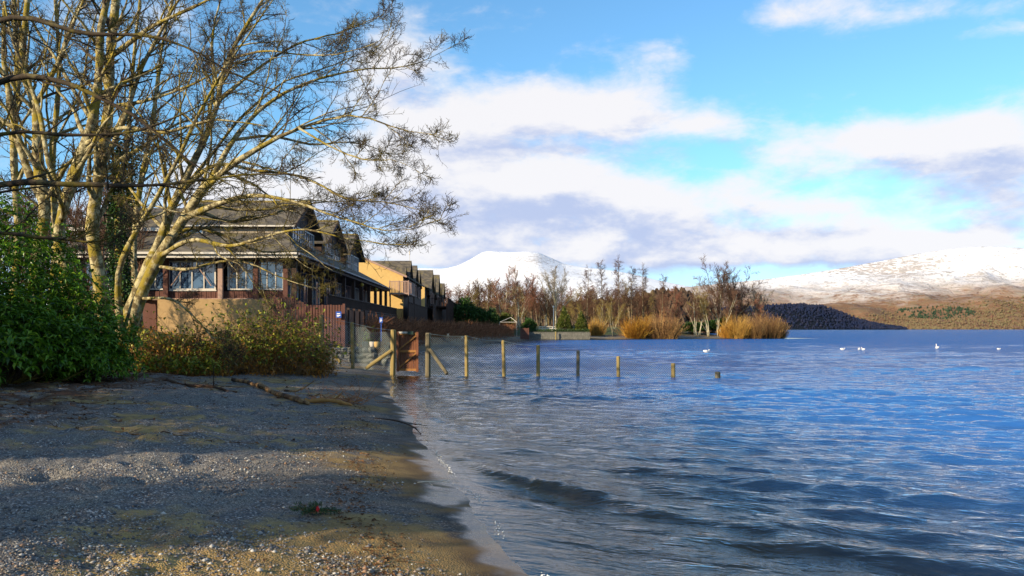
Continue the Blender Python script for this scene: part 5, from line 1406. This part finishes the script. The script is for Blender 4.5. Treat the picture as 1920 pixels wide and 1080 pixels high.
def hedge(name, label, path, width, top, mat, n, seed, tl=.35, lf=False):
    """path: (x, y) points; top: height above water"""
    r = np.random.default_rng(seed); path = np.array(path, float)
    seg = np.linalg.norm(np.diff(path, axis=0), axis=1); cum = np.concatenate([[0], np.cumsum(seg)])
    s = r.random(n) * cum[-1]; x = np.interp(s, cum, path[:, 0]); y = np.interp(s, cum, path[:, 1])
    q = r.uniform(-1, 1, n); h = r.random(n) ** .6
    edge = r.random(n) < .65
    q = np.where(edge & (r.random(n) < .6), np.sign(q) * (0.8 + .25 * r.random(n)), q); h = np.where(edge, np.maximum(h, .2), h)
    dx = np.gradient(path[:, 0]); dy = np.gradient(path[:, 1]); nx = np.interp(s, cum, dy); ny = -np.interp(s, cum, dx); L = np.hypot(nx, ny)
    x = x + nx / L * q * width * .5; y = y + ny / L * q * width * .5
    zb = ground_z(x, y); tp = np.asarray(top) if np.ndim(top) == 0 else np.interp(s, np.linspace(0, cum[-1], len(top)), top)
    z = zb + (tp - zb - .25) * h * (1 + .05 * r.normal(0, 1, n))
    org = np.array([path[0, 0], path[0, 1], gz(*path[0])])
    root = empty(name, label, 'hedge', org)
    P0 = np.stack([x, y, z], -1) - org
    D = np.stack([nx / L * q * .5, ny / L * q * .5, np.full(n, .6)], -1) + r.normal(0, .45, (n, 3))
    mb = MB()
    v = np.clip(r.normal(.5, .25, n), 0, 1)
    if lf: leaves(mb, P0, D, .18 + .14 * r.random(n), .10 + .05 * r.random(n), r)
    else:
        P, R = grow(P0, D, tl * (.7 + .9 * r.random(n)), np.full(n, .016), np.full(n, .010), 3, .15, 0, r)
        mb.tubes(P, R, 3, cap=False, attr=v)
        k = n // 2; leaves(mb, P[:k, 1], r.normal(0, 1, (k, 3)), .08 + .08 * r.random(k), .05 + .04 * r.random(k), r)
    kind(mb.build('foliage', mat, root), 'stuff')
    m0 = 60
    P, R = grow(np.stack([np.interp(np.linspace(0, cum[-1], m0), cum, path[:, 0]), np.interp(np.linspace(0, cum[-1], m0), cum, path[:, 1]), np.zeros(m0)], -1) - [org[0], org[1], 0], np.tile([[0, 0, 1.]], (m0, 1)), np.full(m0, 1.0), np.full(m0, .05), np.full(m0, .03), 4, .1, 0, r)
    P[:, :, 2] -= 0.2
    part('stems', DARKBARK, root, lambda b: b.tubes(P, R, 4))
    return root


hedge('beech_hedge', 'long brown beech hedge along the water below the hotel', [(-9.3, 52), (-9.2, 62), (-8.0, 86), (-3.0, 122), (-.6, 142)], 2.3, [2.5, 2.55, 2.5, 2.6, 2.5, 2.4], BEECH, 8500, 3, tl=.5)
hedge('green_hedge', 'low clipped green hedge on top of the far stone wall', [(2.5, 146.8), (8, 147), (13.4, 147.2)], .9, 1.85, GREENH, 3500, 5, lf=True)

# stone wall on the far shore
sw_ = empty('stone_wall', 'grey stone sea wall under the clipped hedge on the far shore', 'wall', (2.4, 145.2, -.2))
FS = plain('far_wall_stone', (0.155, 0.15, 0.13), .95, .5, 2.0, .5, 8.)
part('core', plain('wall_mortar', (.07, .068, .06), 1, .2, 3.), sw_, lambda b: b.box(.05, 10.9, .08, .9, 0, 1.38))
def wall_stones(b):
    r = np.random.default_rng(4)
    for row in range(6):
        x = 0.
        while x < 10.9:
            w = r.uniform(.22, .55); q = r.uniform(0, .06)
            b.box(x, min(x + w - .03, 10.95), q, .3, .02 + row * .235, .02 + row * .235 + .205 + r.uniform(-.03, .01)); x += w
part('stones', FS, sw_, wall_stones)['kind'] = 'stuff'
part('coping', ST, sw_, lambda b: [b.box(x, x + .88, -.03, .95, 1.42, 1.52) for x in np.arange(0, 10.8, .9)])

wf = empty('white_fence', 'white rail fence behind the clipped hedge', 'fence', (at(1011, 620, 152)[0], 152, gz(at(1011, 620, 152)[0], 152)), 0)
Wd = 37 / FPX * 152
zt = CAMZ + (HY - 612.5) / FPX * 152 - wf.location.z
for x in np.linspace(0, Wd, 7):
    part('post', WHITE, wf, lambda b: b.box(x - .06, x + .06, -.06, .06, -.1, zt + .04))
for z in (zt - .08, zt - .38, zt - .66):
    part('rail', WHITE, wf, lambda b: b.box(-.1, Wd + .1, -.10, -.062, z, z + .12))

pf = at(938, 604, 150); z_ = gz(pf[0], 150)
fr_ = empty('white_metal_frame', 'white pointed metal frame showing above the brown hedge', 'frame', (pf[0] + 1.4, 150, z_))
zz = pf[2] - z_
for sx in (-1.5, 1.5):
    for sy in (-1, 1):
        part('leg', WHITE, fr_, lambda b: b.bar((sx, sy, -.1), (sx, sy, zz), .07))
        part('rafter', WHITE, fr_, lambda b: b.bar((sx, sy, zz), (.45, 0, zz + .85), .07))
for sy in (-1, 1):
    part('beam', WHITE, fr_, lambda b: b.bar((-1.5, sy, zz), (1.5, sy, zz), .06))

lp = at(1038, 640, 148.5); zl = CAMZ + (HY - 574) / FPX * 148.5
lamp = empty('lamp_post', 'slim blue-grey lamp post behind the stone wall', 'lamp post', (lp[0], 148.5, gz(lp[0], 148.5)))
H = zl - lamp.location.z
BG = plain('blue_grey_paint', (.10, .14, .19), .5, .1, 3.)
part('column', BG, lamp, lambda b: b.tubes(np.array([[(0, 0, -.1), (0, 0, H * .5), (0, 0, H - .3)]]), np.array([[.09, .07, .06]]), 8), True)
part('lantern', BG, lamp, lambda b: b.tubes(np.array([[(0, 0, H - .3), (0, 0, H - .25), (0, 0, H - .02), (0, 0, H + .08)]]), np.array([[.08, .16, .2, .03]]), 8))
rb = empty('rusty_panel', 'rust-red timber panel at the end of the brown hedge', 'panel', (at(984, 636, 143.5)[0], 143.5, gz(at(984, 636, 143.5)[0], 143.5) - .1))
for i in range(7):
    part('board', REDWOOD, rb, lambda b: b.box(-.75 + i * .21, -.75 + i * .21 + .19, .01 * (i % 2), .05 + .01 * (i % 2), .0, 2.0 - .03 * (i % 3)))
wp = empty('mooring_post', 'yellowed post standing before the far stone wall', 'post', (at(1042, 637, 144.9)[0], 144.6, -.4))
part('shaft', POST, wp, lambda b: b.tubes(np.array([[(0, 0, 0), (0, 0, 1.0), (0, 0, 1.7), (0, 0, 1.76)]]), np.array([[.13, .12, .12, .08]]), 8))

# white birds on the water
BIRD = plain('white_feathers', (.82, .80, .76), .8, .05, 6.); BEAK = plain('orange_beak', (.6, .22, .04), .5, .1, 5.)
def swan(px, py, s, rz, label, neck=1.0):
    Y = CAMZ * FPX / (py - HY); x = (px - CX) / FPX * Y
    root = empty('white_bird', label, 'bird', (x, Y, .0), rz, 'white birds on the lake')
    root.scale = (s, s, s)
    b = MB()
    ax = np.array([(-.52, .16), (-.45, .2), (-.3, .19), (0, .15), (.22, .14), (.34, .2), (.37, .34), (.33, .5 * neck), (.32, .62 * neck), (.38, .69 * neck), (.46, .68 * neck), (.52, .66 * neck)])
    rd = np.array([.02, .08, .17, .22, .17, .08, .055, .05, .05, .065, .05, .015])
    P = np.stack([ax[:, 0], 0 * ax[:, 0], ax[:, 1]], -1)
    b.tubes(P, rd, 10)
    b.build('body', BIRD, root, True)
    q = MB(); q.tubes(np.array([(.50, 0, .665 * neck), (.55, 0, .655 * neck), (.60, 0, .645 * neck)]), np.array([.022, .02, .006]), 6); q.build('bill', BEAK, root)
    for sy in (-1, 1):
        w = MB(); w.tubes(np.array([(.15, sy * .17, .22), (-.1, sy * .2, .26), (-.35, sy * .14, .28), (-.55, sy * .06, .27)]), np.array([.05, .09, .07, .01]), 6); w.build('wing', BIRD, root, True)
swan(1325, 661, .55, 0.3, 'white bird floating nearest, straight out from the last fence posts', .55)
swan(1580, 656, .42, 0.0, 'low white bird at the left of the distant birds', .5)
swan(1611, 656.5, .42, 1.2, 'left bird of the close white pair', .8)
swan(1618, 656.5, .42, 1.9, 'right bird of the close white pair', .8)
swan(1757, 654, .6, 1.4, 'upright white bird, tallest of those on the right', 1.0)
swan(1873, 655.5, .35, .1, 'small white bird farthest right on the lake', .45)

# ------------------------------------------------------------------ the beach: stones, wood, litter
m, N, bs, out = material('pebbles')
a_ = N.n('ShaderNodeAttribute', attribute_name='vary')
c_ = N.ramp(a_.outputs['Fac'], [(0.0, (.05, .052, .06)), (.3, (.13, .13, .13)), (.5, (.20, .17, .13)), (.68, (.24, .13, .07)), (.8, (.27, .26, .24)), (1.0, (.46, .44, .40))])
N.put(bs.inputs['Base Color'], c_); bs.inputs['Roughness'].default_value = .7
PEB = m
r = np.random.default_rng(14)


def gmesh_z(x, y):
    """height of the finished ground sheet under a point"""
    aa = np.arctan2(x, y); rr_ = np.hypot(x, y)
    fa = np.interp(aa, angs[:430], np.arange(430)); fr_i = np.interp(rr_, rads, np.arange(len(rads)))
    i = np.minimum(fr_i.astype(int), len(rads) - 2); j = np.minimum(fa.astype(int), len(angs) - 2); a = fr_i - i; b = fa - j
    return (GZ[i, j] * (1 - a) + GZ[i + 1, j] * a) * (1 - b) + (GZ[i, j + 1] * (1 - a) + GZ[i + 1, j + 1] * a) * b


n = 110000
Y = 4.4 * (17 / 4.4) ** (r.random(n)); X = Y * r.uniform(-.66, .14, n)
sd_ = shore_sd(X, Y)
cl = fbm(X * 1.1, Y * 1.1, 3, 81) + .35 * fbm(X * 5, Y * 5, 2, 83)
pr = sstep(cl, -.15, .45) * (.25 + .75 * sstep(sd_, 5.5, 1.0)) * sstep(sd_, .40, .9) + .05 * (sd_ > .7)
ok = r.random(n) < pr; X, Y, sd_ = X[ok], Y[ok], sd_[ok]; n = len(X)
sz = np.clip(.0068 * np.exp(r.normal(0, .5, n)), .004, .028)
Z = gmesh_z(X, Y) + sz * .25
octv = np.array([(1, 0, 0), (0, 1, 0), (-1, 0, 0), (0, -1, 0), (0, 0, .62), (0, 0, -.62)], float)
octf = np.array([[0, 1, 4], [1, 2, 4], [2, 3, 4], [3, 0, 4], [1, 0, 5], [2, 1, 5], [3, 2, 5], [0, 3, 5]])
th = r.random(n) * 6.283; el_ = .65 + .5 * r.random(n)
V = octv[None] * (1 + .22 * r.normal(0, 1, (n, 6, 1)))
V = V * np.stack([np.ones(n), el_, np.ones(n)], -1)[:, None]
Vx = V[:, :, 0] * np.cos(th)[:, None] - V[:, :, 1] * np.sin(th)[:, None]; Vy = V[:, :, 0] * np.sin(th)[:, None] + V[:, :, 1] * np.cos(th)[:, None]
V = np.stack([Vx, Vy, V[:, :, 2]], -1) * sz[:, None, None] + np.stack([X, Y, Z], -1)[:, None]
F = (np.arange(n) * 6)[:, None, None] + octf[None]
mb = MB(); mb.add(V.reshape(-1, 3), F.reshape(-1, 3), attr=np.repeat(r.random(n) ** 1.3, 6))
pb = mb.build('pebbles', PEB, smooth=True); kind(tag(pb, 'small grey, white and rust pebbles strewn over the beach', 'pebbles'), 'stuff')

LOGM = bark_mat('driftwood', (.12, .06, .03, 1), (.30, .18, .08, 1), (.07, .04, .025, 1), (.42, .56), (.5, .62), 6.0, .6)
def log(pts, rad, label, mat=None, twigs=0, seed=1, name='driftwood_log'):
    r = np.random.default_rng(seed); P = np.array(pts, float); P = catmull(P, 14)
    P[:, 2] = gmesh_z(P[:, 0], P[:, 1]) + P[:, 2]
    org = P[0].copy(); P = P - org
    root = empty(name, label, 'driftwood', org)
    R = np.interp(np.linspace(0, 1, 14), np.linspace(0, 1, len(rad)), rad) * (1 + .12 * r.normal(0, 1, 14))
    part('stem', mat or LOGM, root, lambda b: b.tubes(P, R, 8), True)
    if twigs:
        P1, R1 = spawn(P[None], R[None], twigs, .2, 1, (.7, .2), .35, .5, 6, .15, .03, r, .4, .05, .006)
        P1[:, :, 2] = np.maximum(P1[:, :, 2], -.02)
        for q_, s_ in zip(P1, R1): part('branch', mat or LOGM, root, lambda b: b.tubes(q_, s_, 5))
    return root
log([(-7.2, 22.0, .06), (-6.2, 20.6, .08), (-5.4, 19.2, .07), (-4.5, 17.7, .06), (-4.1, 17.2, .05)], [.05, .06, .05, .055, .04], 'long knobbly brown driftwood log lying on the beach', None, 3, 2)
log([(-4.3, 17.7, .05), (-3.95, 17.85, .07), (-3.6, 17.8, .05), (-3.3, 17.6, .03)], [.04, .055, .04, .02], 'short orange driftwood piece at the right end of the long log', plain('fresh_driftwood', (.34, .17, .05), .9, .35, 6., .5, 30.), 2, 3)
log([(-8.6, 20.5, .03), (-7.6, 19.8, .04), (-6.6, 19.3, .03), (-6.1, 18.9, .03)], [.03, .035, .03, .02], 'thin dark driftwood branch left of the long log', plain('dark_driftwood', (.07, .04, .025), .9, .35, 6.), 6, 4, 'driftwood_branch')
log([(-2.55, 15.9, .03), (-2.1, 15.6, .07), (-1.75, 15.1, .06), (-1.55, 14.5, .02)], [.012, .016, .014, .007], 'dark forked twig lying across the waterline', plain('wet_twig', (.035, .022, .015), .7, .3, 6.), 4, 5, 'waterline_twig')
log([(-5.3, 11.4, .01), (-4.9, 11.3, .02), (-4.4, 11.4, .012)], [.01, .012, .006], 'thin stick on the shaded middle of the beach', None, 3, 6, 'stick')
log([(-1.05, 9.5, .02), (-.95, 9.45, .05), (-.82, 9.5, .06), (-.72, 9.6, .08)], [.006, .008, .006, .004], 'pale curved twig near the wet sand', plain('pale_twig', (.45, .4, .32), .8, .2, 6.), 2, 7, 'stick')
# brush of reddish twigs by the logs
r = np.random.default_rng(19)
c0 = (-3.9, 18.6); zc = gz(*c0)
br = empty('brushwood', 'rust-coloured heap of dead twigs right of the driftwood', 'brushwood', (c0[0], c0[1], zc))
nn = 130; base = np.stack([r.normal(0, .5, nn), r.normal(0, .35, nn), np.full(nn, .02)], -1)
P, R = grow(base, np.stack([r.normal(.2, 1, nn), r.normal(0, .8, nn), r.random(nn) * .6], -1), .25 + .5 * r.random(nn), np.full(nn, .006), np.full(nn, .003), 5, .2, 0, r, .1)
P[:, :, 2] = np.maximum(P[:, :, 2], .0)
kind(part('twigs', plain('rust_twigs', (.30, .12, .04), .9, .3, 4.), br, lambda b: b.tubes(P, R, 3)), 'stuff')

# twig and leaf litter near the bank
n = 2600
Y = r.uniform(11, 30, n); X = -2 - r.random(n) * 11
sd_ = shore_sd(X, Y); ok = (sd_ > 1.6) & (r.random(n) < .12 + .9 * sstep(sd_ + 1.2 * fbm(X * .7, Y * .7, 2, 91), 4.0, 6.2)); X, Y = X[ok], Y[ok]; n = len(X)
P, R = grow(np.stack([X, Y, gmesh_z(X, Y) + .012], -1), np.stack([r.normal(0, 1, n), r.normal(0, .6, n), np.zeros(n)], -1), .08 + .35 * r.random(n) ** 3, np.full(n, .005), np.full(n, .003), 4, .15, 0, r)
P[:, :, 2] = gmesh_z(P[:, :, 0].ravel(), P[:, :, 1].ravel()).reshape(P.shape[:2]) + .01
mb = MB(); mb.tubes(P, R, 3, cap=False, attr=r.random(n))
k = np.arange(n); leaves(mb, P[:, 0] + [0, 0, .01], np.stack([r.normal(0, 1, n), r.normal(0, 1, n), r.normal(0, .25, n)], -1), .05 + .05 * r.random(n), .03 + .03 * r.random(n), r)
lt = mb.build('beach_litter', leaf_mat('litter', (.04, .022, .014), (.12, .055, .025), (.26, .14, .06), .9, .1)); kind(tag(lt, 'dead leaves and small twigs scattered on the beach', 'litter'), 'stuff')

# evergreen sprig with a red scrap, in the foreground
sx_, sy_ = -1.68, 7.3; z_ = float(gmesh_z(np.array([sx_]), np.array([sy_]))[0])
sp_ = empty('evergreen_sprig', 'dark green evergreen sprig lying on the foreground gravel', 'sprig', (sx_, sy_, z_))
nn = 16; P, R = grow(np.stack([r.normal(0, .03, nn), r.normal(0, .03, nn), np.full(nn, .02)], -1), np.stack([np.cos(np.linspace(0, 6.283, nn)) * 1.0, .6 * np.sin(np.linspace(0, 6.283, nn)), np.full(nn, .25)], -1), .13 + .10 * r.random(nn), np.full(nn, .004), np.full(nn, .002), 7, .08, 0, r, .10)
P[:, :, 2] = np.maximum(P[:, :, 2], .008)
part('stems', CANE, sp_, lambda b: b.tubes(P, R, 4))
c = np.repeat(P[:, 1:].reshape(-1, 3), 9, 0) + r.normal(0, .006, (nn * 6 * 9, 3)); lb = MB()
leaves(lb, c, r.normal(0, 1, c.shape) + [0, 0, .3], .018 + .016 * r.random(len(c)), .007 + .005 * r.random(len(c)), r); kind(lb.build('needles', leaf_mat('sprig_leaf', (.012, .03, .01), (.03, .07, .02), (.07, .12, .03), .5, .3), sp_), 'stuff')
RED = plain('red_plastic', (.55, .015, .02), .4, .1, 20.)
rs_ = empty('red_scrap', 'small bright red scrap caught in the evergreen sprig', 'scrap', (sx_ + .025, sy_ - .05, z_ + .02))
part('body', RED, rs_, lambda b: b.add([(-.012, 0, 0), (.012, .004, 0), (.018, 0, .035), (.004, .006, .06), (-.010, .002, .045), (-.012, .008, 0), (.012, .012, 0), (.018, .008, .035), (.004, .014, .06), (-.010, .010, .045)], [[0, 1, 2, 3, 4], [9, 8, 7, 6, 5], [0, 5, 6, 1], [1, 6, 7, 2], [2, 7, 8, 3], [3, 8, 9, 4], [4, 9, 5, 0]]))
part('tail', SIGNW, rs_, lambda b: b.tubes(np.array([(.005, 0, .004), (.012, -.012, .004), (.008, -.022, .006)]), np.array([.006, .005, .004]), 6))

# strand line of debris left by the last waves, and froth along the water's edge
r = np.random.default_rng(55)
n = 9000; Y = 4.6 * (30 / 4.6) ** r.random(n); X = np.interp(Y, SHORE[:, 1], SHORE[:, 0]) - r.uniform(.0, 2.6, n)
sd_ = shore_sd(X, Y); line = 1.15 + .45 * fbm(Y * .6, Y * .13, 3, 5)
ok = (np.abs(sd_ - line) < .12 + .12 * r.random(n)) & (r.random(n) < .75) | ((sd_ > .5) & (r.random(n) < .03)); X, Y = X[ok], Y[ok]; n = len(X)
P, R = grow(np.stack([X, Y, gmesh_z(X, Y) + .006], -1), np.stack([r.normal(0, .5, n), r.normal(0, 1, n), np.zeros(n)], -1), .02 + .10 * r.random(n) ** 3, np.full(n, .0032), np.full(n, .0018), 3, .2, 0, r)
P[:, :, 2] = gmesh_z(P[:, :, 0].ravel(), P[:, :, 1].ravel()).reshape(P.shape[:2]) + .005
mb = MB(); mb.tubes(P, R, 3, cap=False, attr=r.random(n))
leaves(mb, P[:, 0] + [0, 0, .004], np.stack([r.normal(0, 1, n), r.normal(0, 1, n), r.normal(0, .2, n)], -1), .02 + .03 * r.random(n), .012 + .015 * r.random(n), r)
sl = mb.build('strand_line', bpy.data.materials['litter']); kind(tag(sl, 'thin line of dark washed-up debris along the wet sand', 'debris'), 'stuff')
n = 30000; Y = 5 * (40 / 5) ** r.random(n); X = np.interp(Y, SHORE[:, 1], SHORE[:, 0]) + r.uniform(-.6, .9, n)
sd_ = shore_sd(X, Y); ed = -.02 + .05 * fbm(Y * 2.0, Y * .7, 3, 9)
ok = (np.abs(sd_ - ed) < .012 + .05 * r.random(n) ** 3) & (r.random(n) < .9 * sstep(fbm(X * 1.3, Y * 1.3, 2, 19), -.25, .2)); X, Y = X[ok], Y[ok]; n = len(X)
sz = .004 + .009 * r.random(n) ** 2; Z = np.maximum(gmesh_z(X, Y), .012) + .002
V = octv[None] * (1 + .1 * r.normal(0, 1, (n, 6, 1))) * sz[:, None, None] + np.stack([X, Y, Z], -1)[:, None]
F = (np.arange(n) * 6)[:, None, None] + octf[None]
mb = MB(); mb.add(V.reshape(-1, 3), F.reshape(-1, 3))
fo = mb.build('foam', plain('foam', (.75, .74, .70), .4, .08, 8.), smooth=True); kind(tag(fo, 'thin white froth along the edge of the water', 'foam'), 'stuff')
